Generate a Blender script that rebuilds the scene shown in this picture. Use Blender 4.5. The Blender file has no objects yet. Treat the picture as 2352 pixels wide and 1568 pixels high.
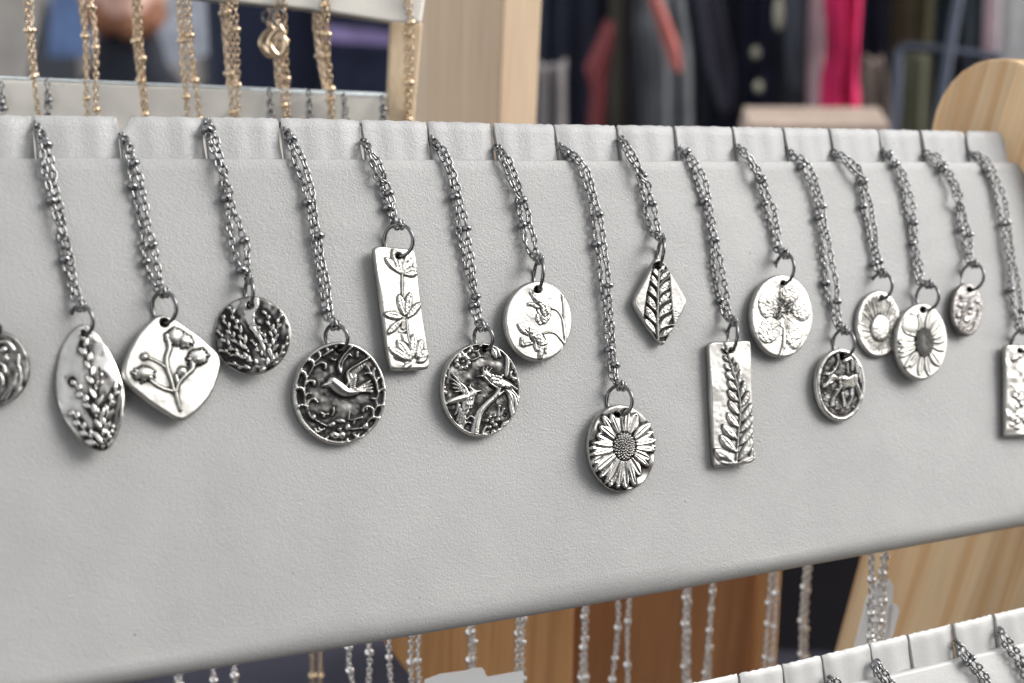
import bpy, bmesh, math, random
import numpy as np
from mathutils import Vector, Matrix

random.seed(7)
rng = np.random.default_rng(7)
scene = bpy.context.scene
col = scene.collection

# ------------------------------------------------------------------ camera
PX = 2352.0                      # width of the picture used for every measurement below
FOC, CX, CY = 3500.0, 1176.0, 784.0
def un(a):
    a = np.array(a, float)
    return a / np.linalg.norm(a)
v_ = un([-276, 6700, FOC])       # gravity seen from the camera (x right, y down, z ahead)
h_ = un([6224, -400, FOC])       # long direction of the display board
n_ = un([-1923, 700, FOC])       # into the leaning board
n_ = un(n_ - h_ * (n_ @ h_))
Zc = -v_
Xc = un(h_ - (h_ @ Zc) * Zc)
Yc = np.cross(Zc, Xc)
R = np.array([Xc, Yc, Zc])       # camera axes -> world
CAM = np.array([0.0, 0.0, 0.95])
H = R @ h_
N = R @ n_
D = np.cross(N, H)               # down the board
UP = np.array([0, 0, 1.0])
FWD = R @ np.array([0, 0, 1.0])

cam_data = bpy.data.cameras.new('camera')
cam = bpy.data.objects.new('camera', cam_data)
col.objects.link(cam)
cr, cu, cb = R @ [1, 0, 0], R @ [0, -1, 0], R @ [0, 0, -1]
cam.matrix_world = Matrix(((cr[0], cu[0], cb[0], CAM[0]), (cr[1], cu[1], cb[1], CAM[1]),
                           (cr[2], cu[2], cb[2], CAM[2]), (0, 0, 0, 1)))
cam_data.sensor_width = 36
cam_data.lens = FOC / PX * 36
cam_data.clip_start = 0.02
cam_data.clip_end = 400
cam_data.dof.use_dof = True
cam_data.dof.focus_distance = 0.378
cam_data.dof.aperture_fstop = 13
scene.camera = cam

# ------------------------------------------------------------------ sky, sun, exposure
SUN = un(-N * 0.62 + H * 0.62 - D * 0.42)
elev = math.asin(SUN[2])
azim = math.atan2(SUN[0], SUN[1])
world = bpy.data.worlds.new('World')
scene.world = world
world.use_nodes = True
wn = world.node_tree
wn.nodes.clear()
sky = wn.nodes.new('ShaderNodeTexSky')
sky.sky_type = 'NISHITA'
sky.sun_disc = False
sky.sun_elevation = elev
sky.sun_rotation = azim
sky.air_density = 1.0
sky.dust_density = 2.0
sky.ozone_density = 1.0
hsv = wn.nodes.new('ShaderNodeHueSaturation')
hsv.inputs['Saturation'].default_value = 0.12
bg = wn.nodes.new('ShaderNodeBackground')
bg.inputs['Strength'].default_value = 0.15
wo = wn.nodes.new('ShaderNodeOutputWorld')
wn.links.new(sky.outputs[0], hsv.inputs['Color'])
wn.links.new(hsv.outputs[0], bg.inputs['Color'])
wn.links.new(bg.outputs[0], wo.inputs['Surface'])
sun_data = bpy.data.lights.new('sun', 'SUN')
sun_data.energy = 0.78
sun_data.angle = math.radians(32)
sun_data.color = (1.0, 0.97, 0.93)
sun = bpy.data.objects.new('sun', sun_data)
sun.rotation_euler = Vector(SUN).to_track_quat('Z', 'Y').to_euler()
sun.location = (0, 0, 6)
col.objects.link(sun)
scene.view_settings.view_transform = 'Standard'
scene.view_settings.look = 'None'
scene.view_settings.exposure = 1.14
scene.view_settings.gamma = 1
scene.cycles.max_bounces = 8
scene.cycles.glossy_bounces = 5
scene.cycles.sample_clamp_indirect = 6
scene.cycles.caustics_reflective = False
scene.cycles.use_denoising = True

# ------------------------------------------------------------------ picture <-> place
def ray(x, y):
    return R @ un([x - CX, y - CY, FOC])
def rays(x, y):
    c = np.stack([np.asarray(x) - CX, np.asarray(y) - CY, np.full(np.shape(x), FOC)], -1)
    c = c @ R.T
    return c / np.linalg.norm(c, axis=-1, keepdims=True)
def hit(x, y, P0, nn):
    r = rays(x, y)
    return CAM + r * ((((P0 - CAM) @ nn) / (r @ nn))[..., None])
def at(x, y, depth):             # point at a distance measured along the optical axis
    r = ray(x, y)
    return CAM + r * (depth / (r @ FWD))
BOARD0 = at(785, 900, 0.357)     # on the leather face
def onb(x, y, off=0.0):          # on the board plane, off = metres towards the viewer
    return hit(x, y, BOARD0 - N * off, N)
ORG = onb(0, 362)
def st(P):
    return (P - ORG) @ H, (P - ORG) @ D
def bp(s, t, off=0.0):
    return ORG + H * s + D * t - N * off
def proj(P):
    c = R.T @ (np.asarray(P) - CAM)
    return np.array([c[0] / c[2] * FOC + CX, c[1] / c[2] * FOC + CY])

# ------------------------------------------------------------------ object helpers
def tag(o, label=None, cat=None, group=None, kind=None):
    if label: o['label'] = label
    if cat: o['category'] = cat
    if group: o['group'] = group
    if kind: o['kind'] = kind
    return o
def empty(name, loc, label=None, cat=None, group=None):
    o = bpy.data.objects.new(name, None)
    o.empty_display_size = 0.01
    o.location = Vector(loc)
    col.objects.link(o)
    return tag(o, label, cat, group)
def root_loc(p):
    return Vector(p['_loc']) if '_loc' in p else Vector((0, 0, 0))
LOC = {}
def link(name, mesh, parent=None, M=None):
    """link a mesh object; M / mesh data are in world space, the parent chain only carries translations"""
    o = bpy.data.objects.new(name, mesh)
    col.objects.link(o)
    off = Vector((0, 0, 0))
    if parent is not None:
        o.parent = parent
        p = parent
        while p is not None:
            off += p.location
            p = p.parent
    M = M if M is not None else Matrix.Identity(4)
    o.matrix_basis = Matrix.Translation(-off) @ M
    return o
def mesh_from(name, verts, faces, mat=None, smooth=True, normals=None, attr=None):
    me = bpy.data.meshes.new(name)
    me.from_pydata([tuple(v) for v in verts], [], [tuple(f) for f in faces])
    if smooth:
        me.polygons.foreach_set('use_smooth', [True] * len(me.polygons))
    if mat: me.materials.append(mat)
    if attr:
        for k, val in attr.items():
            a = me.attributes.new(k, 'FLOAT', 'POINT')
            a.data.foreach_set('value', np.asarray(val, dtype=np.float32))
    me.update()
    if normals is not None:
        me.normals_split_custom_set_from_vertices([tuple(v) for v in normals])
    return me
def add(name, verts, faces, mat, parent=None, smooth=True, **k):
    """mesh given in world coordinates; its origin is moved to its centre"""
    V = np.asarray(verts, float)
    c = V.mean(0)
    me = mesh_from(name, V - c, faces, mat, smooth, **k)
    return link(name, me, parent, Matrix.Translation(Vector(c)))
def bevel(o, w, seg=2):
    m = o.modifiers.new('bevel', 'BEVEL'); m.width = w; m.segments = seg; m.limit_method = 'ANGLE'
    return o
def slab(name, corners, thick, mat, parent=None, bev=0.0):
    """closed slab: corners is a front outline (world points, one plane), thick is a vector to the back"""
    c = [np.asarray(p, float) for p in corners]
    k = len(c)
    V = c + [p + thick for p in c]
    F = [tuple(range(k))[::-1], tuple(range(k, 2 * k))] + [(i, (i + 1) % k, k + (i + 1) % k, k + i) for i in range(k)]
    o = add(name, V, F, mat, parent, smooth=False)
    me = o.data
    bm = bmesh.new(); bm.from_mesh(me); bmesh.ops.recalc_face_normals(bm, faces=bm.faces); bm.to_mesh(me); bm.free()
    if bev: bevel(o, bev, 3)
    return o
def tube_mesh(name, pts, r, mat, seg=8, cap=True):
    P = [np.asarray(p, float) for p in pts]
    V, F = [], []
    up = un(np.cross(P[-1] - P[0], [0.31, 0.17, 0.9]))
    for i, p in enumerate(P):
        t = un(P[min(i + 1, len(P) - 1)] - P[max(i - 1, 0)])
        a = un(up - t * (up @ t)); b = np.cross(t, a); up = a
        rr = r[i] if hasattr(r, '__len__') else r
        for j in range(seg):
            q = 2 * math.pi * j / seg
            V.append(p + a * math.cos(q) * rr + b * math.sin(q) * rr)
    for i in range(len(P) - 1):
        for j in range(seg):
            F.append((i * seg + j, i * seg + (j + 1) % seg, (i + 1) * seg + (j + 1) % seg, (i + 1) * seg + j))
    if cap:
        F.append(tuple(range(seg))[::-1]); F.append(tuple(range((len(P) - 1) * seg, len(P) * seg)))
    return V, F
def smooth_poly(pts, step=0.25):
    """Catmull-Rom through the rows of pts"""
    P = np.asarray(pts, float)
    if len(P) < 3: return P
    Q = np.vstack([2 * P[0] - P[1], P, 2 * P[-1] - P[-2]])
    out = []
    for i in range(1, len(Q) - 2):
        for t in np.arange(0, 1, step):
            a, b, c, d = Q[i - 1], Q[i], Q[i + 1], Q[i + 2]
            out.append(0.5 * ((2 * b) + (-a + c) * t + (2 * a - 5 * b + 4 * c - d) * t ** 2 + (-a + 3 * b - 3 * c + d) * t ** 3))
    out.append(P[-1])
    return np.array(out)

# ------------------------------------------------------------------ materials
DN = un(-UP - H * (-UP @ H))
MATS = {}
def principled(name, color, rough=0.5, metal=0.0, spec=0.5):
    m = bpy.data.materials.new(name); m.use_nodes = True
    b = m.node_tree.nodes['Principled BSDF']
    b.inputs['Base Color'].default_value = (*color, 1)
    b.inputs['Roughness'].default_value = rough
    b.inputs['Metallic'].default_value = metal
    b.inputs['Specular IOR Level'].default_value = spec
    MATS[name] = m
    return m, m.node_tree, b
def nd(nt, t, **k):
    n = nt.nodes.new(t)
    for a, v in k.items():
        if hasattr(n, a): setattr(n, a, v)
        else: n.inputs[a.replace('_', ' ')].default_value = v
    return n
def ramp(nt, src, stops):
    r = nt.nodes.new('ShaderNodeValToRGB')
    e = r.color_ramp.elements
    e[0].position, e[0].color = stops[0][0], (*stops[0][1], 1)
    e[1].position, e[1].color = stops[-1][0], (*stops[-1][1], 1)
    for p, c in stops[1:-1]:
        x = e.new(p); x.color = (*c, 1)
    nt.links.new(src, r.inputs[0])
    return r
def bump(nt, b, src, strength, dist, prev=None):
    n = nt.nodes.new('ShaderNodeBump')
    n.inputs['Strength'].default_value = strength
    n.inputs['Distance'].default_value = dist
    nt.links.new(src, n.inputs['Height'])
    if prev is not None: nt.links.new(prev.outputs[0], n.inputs['Normal'])
    nt.links.new(n.outputs[0], b.inputs['Normal'])
    return n

def leather(name, color, grain=1.0, rough=0.42):
    m, nt, b = principled(name, color, rough)
    geo = nd(nt, 'ShaderNodeNewGeometry')
    mp = nd(nt, 'ShaderNodeMapping'); mp.inputs['Scale'].default_value = (1, 1, 1)
    nt.links.new(geo.outputs['Position'], mp.inputs[0])
    n1 = nd(nt, 'ShaderNodeTexNoise'); n1.inputs['Scale'].default_value = 1150; n1.inputs['Detail'].default_value = 2; n1.inputs['Distortion'].default_value = 1.5
    n2 = nd(nt, 'ShaderNodeTexVoronoi'); n2.inputs['Scale'].default_value = 1900; n2.feature = 'SMOOTH_F1'
    n3 = nd(nt, 'ShaderNodeTexNoise'); n3.inputs['Scale'].default_value = 60; n3.inputs['Detail'].default_value = 3
    for n in (n1, n2, n3): nt.links.new(mp.outputs[0], n.inputs['Vector'])
    b1 = bump(nt, b, n1.outputs[0], 0.50 * grain, 0.00024)
    b2 = bump(nt, b, n2.outputs['Distance'], 0.3 * grain, 0.00014, b1)
    bump(nt, b, n3.outputs[0], 0.25, 0.0006, b2)
    mix = nd(nt, 'ShaderNodeMix', data_type='RGBA')
    n5 = nd(nt, 'ShaderNodeTexNoise'); n5.inputs['Scale'].default_value = 13; n5.inputs['Detail'].default_value = 6; n5.inputs['Roughness'].default_value = 0.65
    nt.links.new(mp.outputs[0], n5.inputs['Vector'])
    av = nd(nt, 'ShaderNodeMix', data_type='FLOAT'); av.inputs[0].default_value = 0.5; nt.links.new(n3.outputs[0], av.inputs[2]); nt.links.new(n5.outputs[0], av.inputs[3])
    c1 = ramp(nt, av.outputs[0], [(0.3, tuple(c * 0.90 for c in color)), (0.7, tuple(min(1, c * 1.07) for c in color))])
    # few dark specks of dust
    n4 = nd(nt, 'ShaderNodeTexVoronoi'); n4.inputs['Scale'].default_value = 85
    nt.links.new(mp.outputs[0], n4.inputs['Vector'])
    sp = ramp(nt, n4.outputs['Distance'], [(0.0, (1, 1, 1)), (0.022, (1, 1, 1)), (0.035, (0, 0, 0))])
    nt.links.new(sp.outputs[0], mix.inputs[0])
    nt.links.new(c1.outputs[0], mix.inputs[6])
    mix.inputs[7].default_value = (color[0] * 0.55, color[1] * 0.53, color[2] * 0.5, 1)
    nt.links.new(mix.outputs[2], b.inputs['Base Color'])
    return m
M_LEATHER = leather('grey_leather', (0.328, 0.326, 0.317))
M_LEATHER_TAB = leather('grey_leather_rail', (0.34, 0.339, 0.334))
M_LEATHER_WHITE = leather('pale_leather', (0.44, 0.435, 0.42), 0.5, 0.35)
M_CREAM = leather('cream_leather', (0.86, 0.82, 0.74), 0.4, 0.35)

def silver(name, bright, dark, r0=0.24, r1=0.5, fine=1.0):
    m, nt, b = principled(name, bright, r0, 1.0)
    at_ = nd(nt, 'ShaderNodeAttribute', attribute_name='patina')
    geo = nd(nt, 'ShaderNodeNewGeometry')
    ns = nd(nt, 'ShaderNodeTexNoise'); ns.inputs['Scale'].default_value = 700; ns.inputs['Detail'].default_value = 4
    nl = nd(nt, 'ShaderNodeTexNoise'); nl.inputs['Scale'].default_value = 190; nl.inputs['Detail'].default_value = 3
    for n in (ns, nl): nt.links.new(geo.outputs['Position'], n.inputs['Vector'])
    # patina broken up by noise
    ma = nd(nt, 'ShaderNodeMath', operation='MULTIPLY_ADD')
    nt.links.new(ns.outputs[0], ma.inputs[0]); ma.inputs[1].default_value = 0.7; ma.inputs[2].default_value = -0.30
    mb = nd(nt, 'ShaderNodeMath', operation='MULTIPLY_ADD'); nt.links.new(nl.outputs[0], mb.inputs[0]); mb.inputs[1].default_value = 0.5; mb.inputs[2].default_value = -0.22
    a0 = nd(nt, 'ShaderNodeMath', operation='ADD'); nt.links.new(at_.outputs['Fac'], a0.inputs[0]); nt.links.new(mb.outputs[0], a0.inputs[1])
    ad = nd(nt, 'ShaderNodeMath', operation='ADD'); ad.use_clamp = True
    nt.links.new(a0.outputs[0], ad.inputs[0]); nt.links.new(ma.outputs[0], ad.inputs[1])
    mid = tuple((a * 0.45 + c * 0.55) for a, c in zip(bright, dark))
    cr_ = ramp(nt, ad.outputs[0], [(0.0, bright), (0.28, tuple(x * 0.84 for x in bright)), (0.55, mid), (0.95, dark)])
    nt.links.new(cr_.outputs[0], b.inputs['Base Color'])
    rr = nd(nt, 'ShaderNodeMapRange'); rr.inputs['To Min'].default_value = r0; rr.inputs['To Max'].default_value = r1
    nt.links.new(ad.outputs[0], rr.inputs[0]); nt.links.new(rr.outputs[0], b.inputs['Roughness'])
    b1 = bump(nt, b, nl.outputs[0], 0.12 * fine, 0.0003)
    bump(nt, b, ns.outputs[0], 0.5 * fine, 0.00009, b1)
    return m
M_SILVER = silver('antique_silver', (0.50, 0.49, 0.46), (0.030, 0.028, 0.028))
M_SILVER_SATIN = silver('satin_silver', (0.455, 0.445, 0.415), (0.035, 0.033, 0.030), 0.34, 0.55, 0.7)
M_SILVER_POLISH = silver('polished_silver', (0.60, 0.585, 0.55), (0.028, 0.026, 0.026), 0.16, 0.42, 0.8)
M_SILVER_ROSE = silver('rosy_silver', (0.29, 0.275, 0.262), (0.045, 0.035, 0.035), 0.32, 0.55)
M_CHAIN, _, _ = principled('dark_steel_chain', (0.265, 0.262, 0.260), 0.12, 1.0)
M_BEAD, _, _ = principled('steel_bead', (0.26, 0.26, 0.262), 0.12, 1.0)
M_RING, _, _ = principled('dark_steel_ring', (0.17, 0.169, 0.17), 0.13, 1.0)
M_CHAIN_SILVER, _, _ = principled('bright_silver_chain', (0.85, 0.83, 0.81), 0.14, 1.0)
M_GOLD, _, _ = principled('gold_chain', (0.76, 0.60, 0.42), 0.13, 1.0)

def wood(name, c0, c1, c2, scale=1.0, axis=None, rough=0.5):
    """grain runs along the world direction axis"""
    m, nt, b = principled(name, c0, rough)
    axis = un(axis if axis is not None else -UP)
    q = Vector(axis).rotation_difference(Vector((0, 0, 1))).to_euler()
    geo = nd(nt, 'ShaderNodeNewGeometry')
    mp = nd(nt, 'ShaderNodeMapping'); mp.vector_type = 'TEXTURE'
    mr = nd(nt, 'ShaderNodeMapping')
    mr.inputs['Rotation'].default_value = q
    mr.inputs['Scale'].default_value = (1, 1, 1)
    nt.links.new(geo.outputs['Position'], mr.inputs[0])
    ms = nd(nt, 'ShaderNodeMapping'); ms.inputs['Scale'].default_value = (1, 1, 0.03)
    nt.links.new(mr.outputs[0], ms.inputs[0])
    a = nd(nt, 'ShaderNodeTexNoise'); a.inputs['Scale'].default_value = 60 * scale; a.inputs['Detail'].default_value = 3; a.inputs['Distortion'].default_value = 0.12
    f = nd(nt, 'ShaderNodeTexNoise'); f.inputs['Scale'].default_value = 900 * scale; f.inputs['Detail'].default_value = 2
    nt.links.new(ms.outputs[0], a.inputs['Vector']); nt.links.new(ms.outputs[0], f.inputs['Vector'])
    r = ramp(nt, a.outputs[0], [(0.30, c0), (0.47, c1), (0.53, c2), (0.60, c1), (0.72, c0)])
    mx = nd(nt, 'ShaderNodeMix', data_type='RGBA', blend_type='MULTIPLY')
    mx.inputs[0].default_value = 0.35
    nt.links.new(r.outputs[0], mx.inputs[6]); nt.links.new(f.outputs[0], mx.inputs[7])
    sx = nd(nt, 'ShaderNodeSeparateXYZ'); nt.links.new(mr.outputs[0], sx.inputs[0])
    s1 = nd(nt, 'ShaderNodeMath', operation='ADD'); nt.links.new(sx.outputs[0], s1.inputs[0]); nt.links.new(sx.outputs[1], s1.inputs[1])
    s2 = nd(nt, 'ShaderNodeMath', operation='MULTIPLY'); nt.links.new(s1.outputs[0], s2.inputs[0]); s2.inputs[1].default_value = 42 * scale
    s3 = nd(nt, 'ShaderNodeMath', operation='FLOOR'); nt.links.new(s2.outputs[0], s3.inputs[0])
    wn_ = nd(nt, 'ShaderNodeTexWhiteNoise', noise_dimensions='1D'); nt.links.new(s3.outputs[0], wn_.inputs['W'])
    hs = nd(nt, 'ShaderNodeHueSaturation'); nt.links.new(mx.outputs[2], hs.inputs['Color'])
    mv = nd(nt, 'ShaderNodeMapRange'); mv.inputs['To Min'].default_value = 0.90; mv.inputs['To Max'].default_value = 1.12
    nt.links.new(wn_.outputs['Value'], mv.inputs[0]); nt.links.new(mv.outputs[0], hs.inputs['Value'])
    nt.links.new(hs.outputs[0], b.inputs['Base Color'])
    bump(nt, b, f.outputs[0], 0.15, 0.0002)
    nt.nodes.remove(mp)
    return m
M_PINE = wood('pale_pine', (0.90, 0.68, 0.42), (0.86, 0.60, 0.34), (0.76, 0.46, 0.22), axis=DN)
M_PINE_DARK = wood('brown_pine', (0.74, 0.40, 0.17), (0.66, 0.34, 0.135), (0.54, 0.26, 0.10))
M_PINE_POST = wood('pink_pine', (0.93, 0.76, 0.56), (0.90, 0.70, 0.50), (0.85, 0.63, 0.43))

def cloth(name, color, rough=0.85, var=0.25, scale=14.0):
    m, nt, b = principled(name, color, rough, 0, 0.3)
    geo = nd(nt, 'ShaderNodeNewGeometry')
    a = nd(nt, 'ShaderNodeTexNoise'); a.inputs['Scale'].default_value = scale; a.inputs['Detail'].default_value = 5
    w = nd(nt, 'ShaderNodeTexNoise'); w.inputs['Scale'].default_value = 900
    nt.links.new(geo.outputs['Position'], a.inputs['Vector']); nt.links.new(geo.outputs['Position'], w.inputs['Vector'])
    r = ramp(nt, a.outputs[0], [(0.3, tuple(c * (1 - var) for c in color)), (0.7, tuple(min(1, c * (1 + var)) for c in color))])
    nt.links.new(r.outputs[0], b.inputs['Base Color'])
    bump(nt, b, w.outputs[0], 0.3, 0.001)
    return m

# ------------------------------------------------------------------ relief: a small height-field engraver
class Relief:
    """heights, part ids and patina on a grid laid over the piece; coordinates are tracing units"""
    def __init__(s, w, h, res=400):
        s.c = res / max(w, h)
        s.nx, s.ny = int(w * s.c) + 2, int(h * s.c) + 2
        s.X, s.Y = np.meshgrid(np.arange(s.nx) / s.c, np.arange(s.ny) / s.c)
        s.Hh = np.zeros((s.ny, s.nx)); s.id = np.zeros((s.ny, s.nx), int); s.P = np.zeros((s.ny, s.nx))
        s.halo, s.hpat = 0, 0.8
        s.names = ['']; s.g = np.random.default_rng(int(w * 7 + h))
    def pid(s, name, same=False):
        if not name: return 0
        if same and name in s.names: return s.names.index(name)
        s.names.append(name); return len(s.names) - 1
    def box(s, pts, r):
        P = np.asarray(pts, float)
        x0, y0 = ((P.min(0) - r) * s.c).astype(int); x1, y1 = ((P.max(0) + r) * s.c).astype(int) + 2
        x0, y0 = max(x0, 0), max(y0, 0); x1, y1 = min(x1, s.nx), min(y1, s.ny)
        return (slice(y0, max(y1, y0)), slice(x0, max(x1, x0)))
    def put(s, b, val, z0, name, same, over, pat):
        """val: profile 0..h where covered, <=0 outside"""
        m = val > 0
        cur = s.Hh[b]
        new = np.where(m, z0 + val, cur)
        if not over: m = m & (new > cur)
        s.Hh[b] = np.where(m, new, cur)
        i = s.pid(name, same)
        if i: s.id[b] = np.where(m, i, s.id[b])
        if pat is not None: s.P[b] = np.where(m, pat, s.P[b])
    def field(s, b, pts, rad):
        """max over segments of 1-(d/r)^2"""
        X, Y = s.X[b], s.Y[b]
        best = np.full(X.shape, -1.0)
        for i in range(len(pts) - 1):
            (x0, y0), (x1, y1) = pts[i], pts[i + 1]
            dx, dy = x1 - x0, y1 - y0
            L = dx * dx + dy * dy + 1e-9
            t = np.clip(((X - x0) * dx + (Y - y0) * dy) / L, 0, 1)
            d2 = (X - x0 - t * dx) ** 2 + (Y - y0 - t * dy) ** 2
            r = rad[i] + (rad[i + 1] - rad[i]) * t
            best = np.maximum(best, (1 - d2 / (r * r + 1e-9)) )
        return best
    def stroke(s, pts, w, h=None, name=None, z0=0.0, same=False, over=False, pat=0.0, smooth=True):
        P = np.asarray([p[:2] for p in pts], float)
        if len(pts[0]) > 2: rad = np.array([p[2] for p in pts], float)
        elif hasattr(w, '__len__'): rad = np.interp(np.linspace(0, 1, len(pts)), np.linspace(0, 1, len(w)), w)
        else: rad = np.full(len(pts), float(w))
        if smooth and len(P) > 2:
            Q = smooth_poly(np.column_stack([P, rad]), 0.25); P, rad = Q[:, :2], np.maximum(Q[:, 2], 1)
        h = h if h is not None else min(rad.max() * 0.8, 45)
        b = s.box(P, rad.max() + 2 + s.halo)
        f = s.field(b, P, rad)
        if s.halo: s.P[b] = np.maximum(s.P[b], s.hpat * (s.field(b, P, rad + s.halo) > 0))
        s.put(b, np.where(f > 0, np.sqrt(np.clip(f, 0, 1)) * h, -1), z0, name, same, over, pat)
    def dome(s, c, rx, ry=None, h=None, name=None, ang=0.0, z0=0.0, same=False, over=False, pat=0.0, p=0.5):
        ry = ry or rx; h = h if h is not None else min(rx, ry) * 0.7
        b = s.box([c], max(rx, ry) + 2 + s.halo)
        X, Y = s.X[b] - c[0], s.Y[b] - c[1]
        a = math.radians(ang); u = X * math.cos(a) + Y * math.sin(a); v = -X * math.sin(a) + Y * math.cos(a)
        f = 1 - (u / rx) ** 2 - (v / ry) ** 2
        if s.halo: s.P[b] = np.maximum(s.P[b], s.hpat * (1 - (u / (rx + s.halo)) ** 2 - (v / (ry + s.halo)) ** 2 > 0))
        s.put(b, np.where(f > 0, np.clip(f, 0, 1) ** p * h, -1), z0, name, same, over, pat)
    def leaf(s, p0, p1, w, h=None, name='leaf', z0=0.0, bend=0.0, vein=0.5, blunt=0.75, over=True, pat=0.0, lines=0, same=False, cup=0.0):
        """pointed leaf or petal from its base p0 to its tip p1, half width w"""
        p0, p1 = np.array(p0, float), np.array(p1, float)
        L = np.linalg.norm(p1 - p0); ax = (p1 - p0) / L; nx = np.array([-ax[1], ax[0]])
        h = h if h is not None else min(w * 0.5, 30)
        b = s.box([p0, p1], w + abs(bend) + 4 + s.halo)
        X, Y = s.X[b] - p0[0], s.Y[b] - p0[1]
        t = (X * ax[0] + Y * ax[1]) / L
        d = X * nx[0] + Y * nx[1] - bend * np.sin(np.pi * np.clip(t, 0, 1))
        hw = w * np.sin(np.pi * np.clip(t, 0, 1) ** blunt) ** 0.7 + 1e-6
        q = np.abs(d) / hw
        ok = (t > 0) & (t < 1) & (q < 1)
        if s.halo: s.P[b] = np.maximum(s.P[b], s.hpat * ((t > 0.03) & (t < 1 + 0.7 * s.halo / L) & (np.abs(d) < hw * (t < 1) + s.halo)))
        prof = (1 - q ** 2.6) ** 0.45
        if cup: prof = prof * (1 - cup * np.exp(-(q / 0.55) ** 2))
        if vein: prof = prof - vein * 0.55 * np.exp(-(d / (w * 0.10 + 1.5)) ** 2) * (t < 0.93)
        if lines: prof = prof - 0.16 * (0.5 + 0.5 * np.cos(d / w * math.pi * lines)) * (t < 0.9)
        s.put(b, np.where(ok, np.maximum(prof * h, 0.4), -1), z0, name, same, over, pat)
    def poly(s, pts, h, bev=12, name=None, z0=0.0, same=False, over=False, pat=0.0, smooth=False):
        P = smooth_poly(list(pts) + [pts[0]], 0.25) if smooth else np.asarray(list(pts) + [pts[0]], float)
        b = s.box(P, 3); X, Y = s.X[b], s.Y[b]
        ins = np.zeros(X.shape, bool); dist = np.full(X.shape, 1e9)
        for i in range(len(P) - 1):
            (x0, y0), (x1, y1) = P[i], P[i + 1]
            cond = ((y0 > Y) != (y1 > Y)) & (X < (x1 - x0) * (Y - y0) / (y1 - y0 + 1e-12) + x0)
            ins ^= cond
            dx, dy = x1 - x0, y1 - y0
            t = np.clip(((X - x0) * dx + (Y - y0) * dy) / (dx * dx + dy * dy + 1e-9), 0, 1)
            dist = np.minimum(dist, np.hypot(X - x0 - t * dx, Y - y0 - t * dy))
        f = np.clip(dist / bev, 0, 1)
        s.put(b, np.where(ins, np.sin(f * math.pi / 2) * h + (0.3 if h > 0 else 0), -1) if h > 0 else np.where(ins, 1e-3, -1), z0, name, same, over, pat)
        return b, ins, f
    def sink(s, pts, depth, bev=12, pat=None, smooth=False):
        P = smooth_poly(list(pts) + [pts[0]], 0.25) if smooth else np.asarray(list(pts) + [pts[0]], float)
        b = s.box(P, 3); X, Y = s.X[b], s.Y[b]
        ins = np.zeros(X.shape, bool); dist = np.full(X.shape, 1e9)
        for i in range(len(P) - 1):
            (x0, y0), (x1, y1) = P[i], P[i + 1]
            ins ^= ((y0 > Y) != (y1 > Y)) & (X < (x1 - x0) * (Y - y0) / (y1 - y0 + 1e-12) + x0)
            dx, dy = x1 - x0, y1 - y0
            t = np.clip(((X - x0) * dx + (Y - y0) * dy) / (dx * dx + dy * dy + 1e-9), 0, 1)
            dist = np.minimum(dist, np.hypot(X - x0 - t * dx, Y - y0 - t * dy))
        s.Hh[b] = np.where(ins, s.Hh[b] - depth * np.sin(np.clip(dist / bev, 0, 1) * math.pi / 2), s.Hh[b])
        if pat is not None: s.P[b] = np.where(ins & (dist > bev * 0.4), pat, s.P[b])
    def groove(s, pts, w, depth, smooth=True, pat=0.25):
        P = np.asarray(pts, float)
        if smooth and len(P) > 2: P = smooth_poly(P, 0.25)
        b = s.box(P, w + 2); f = s.field(b, P, np.full(len(P), float(w)))
        k = np.clip(f, 0, 1)
        s.Hh[b] -= depth * k; s.P[b] = np.maximum(s.P[b], k * pat)
    def noise(s, amp, size, mask=None, pat=0.0):
        """smooth random bumps of about the given size (tracing units)"""
        n = max(2, int(s.nx / (size * s.c)) + 2), max(2, int(s.ny / (size * s.c)) + 2)
        g = s.g.standard_normal((n[1] + 2, n[0] + 2))
        u = np.linspace(0, n[0] - 1, s.nx); v = np.linspace(0, n[1] - 1, s.ny)
        i, j = u.astype(int), v.astype(int); fu, fv = u - i, v - j
        fu = fu * fu * (3 - 2 * fu); fv = (fv * fv * (3 - 2 * fv))[:, None]
        a = g[np.ix_(j, i)] * (1 - fu) + g[np.ix_(j, i + 1)] * fu
        c = g[np.ix_(j + 1, i)] * (1 - fu) + g[np.ix_(j + 1, i + 1)] * fu
        z = a * (1 - fv) + c * fv
        if mask is not None: z = z * mask
        s.Hh += amp * z
        if pat: s.P = np.clip(s.P + pat * np.clip(z, 0, 2), 0, 1)
        return z
    def on(s, *names):
        ids = [i for i, n in enumerate(s.names) if n in names]
        return np.isin(s.id, ids).astype(float)
    def cavity(s, r, k, lim=0.95, soft=0.0):
        """oxide left in the hollows: where the surface lies below its neighbourhood"""
        def blur(A, n):
            for ax in (0, 1):
                for _ in range(2):
                    B = np.cumsum(np.concatenate([np.repeat(np.take(A, [0], ax), n + 1, ax), A, np.repeat(np.take(A, [-1], ax), n, ax)], ax), ax)
                    w = 2 * n + 1
                    A = (np.take(B, range(w, B.shape[ax]), ax) - np.take(B, range(0, B.shape[ax] - w), ax)) / w
            return A
        n = max(1, int(r * s.c))
        d = blur(s.Hh, n) - s.Hh
        s.P = np.clip(s.P + np.clip(d / k - soft, 0, lim), 0, 1)
        s.P = np.clip(s.P - np.clip(-d / k * 0.9, 0, 0.9), 0, 1)
        s.P = blur(s.P, 1)
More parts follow.
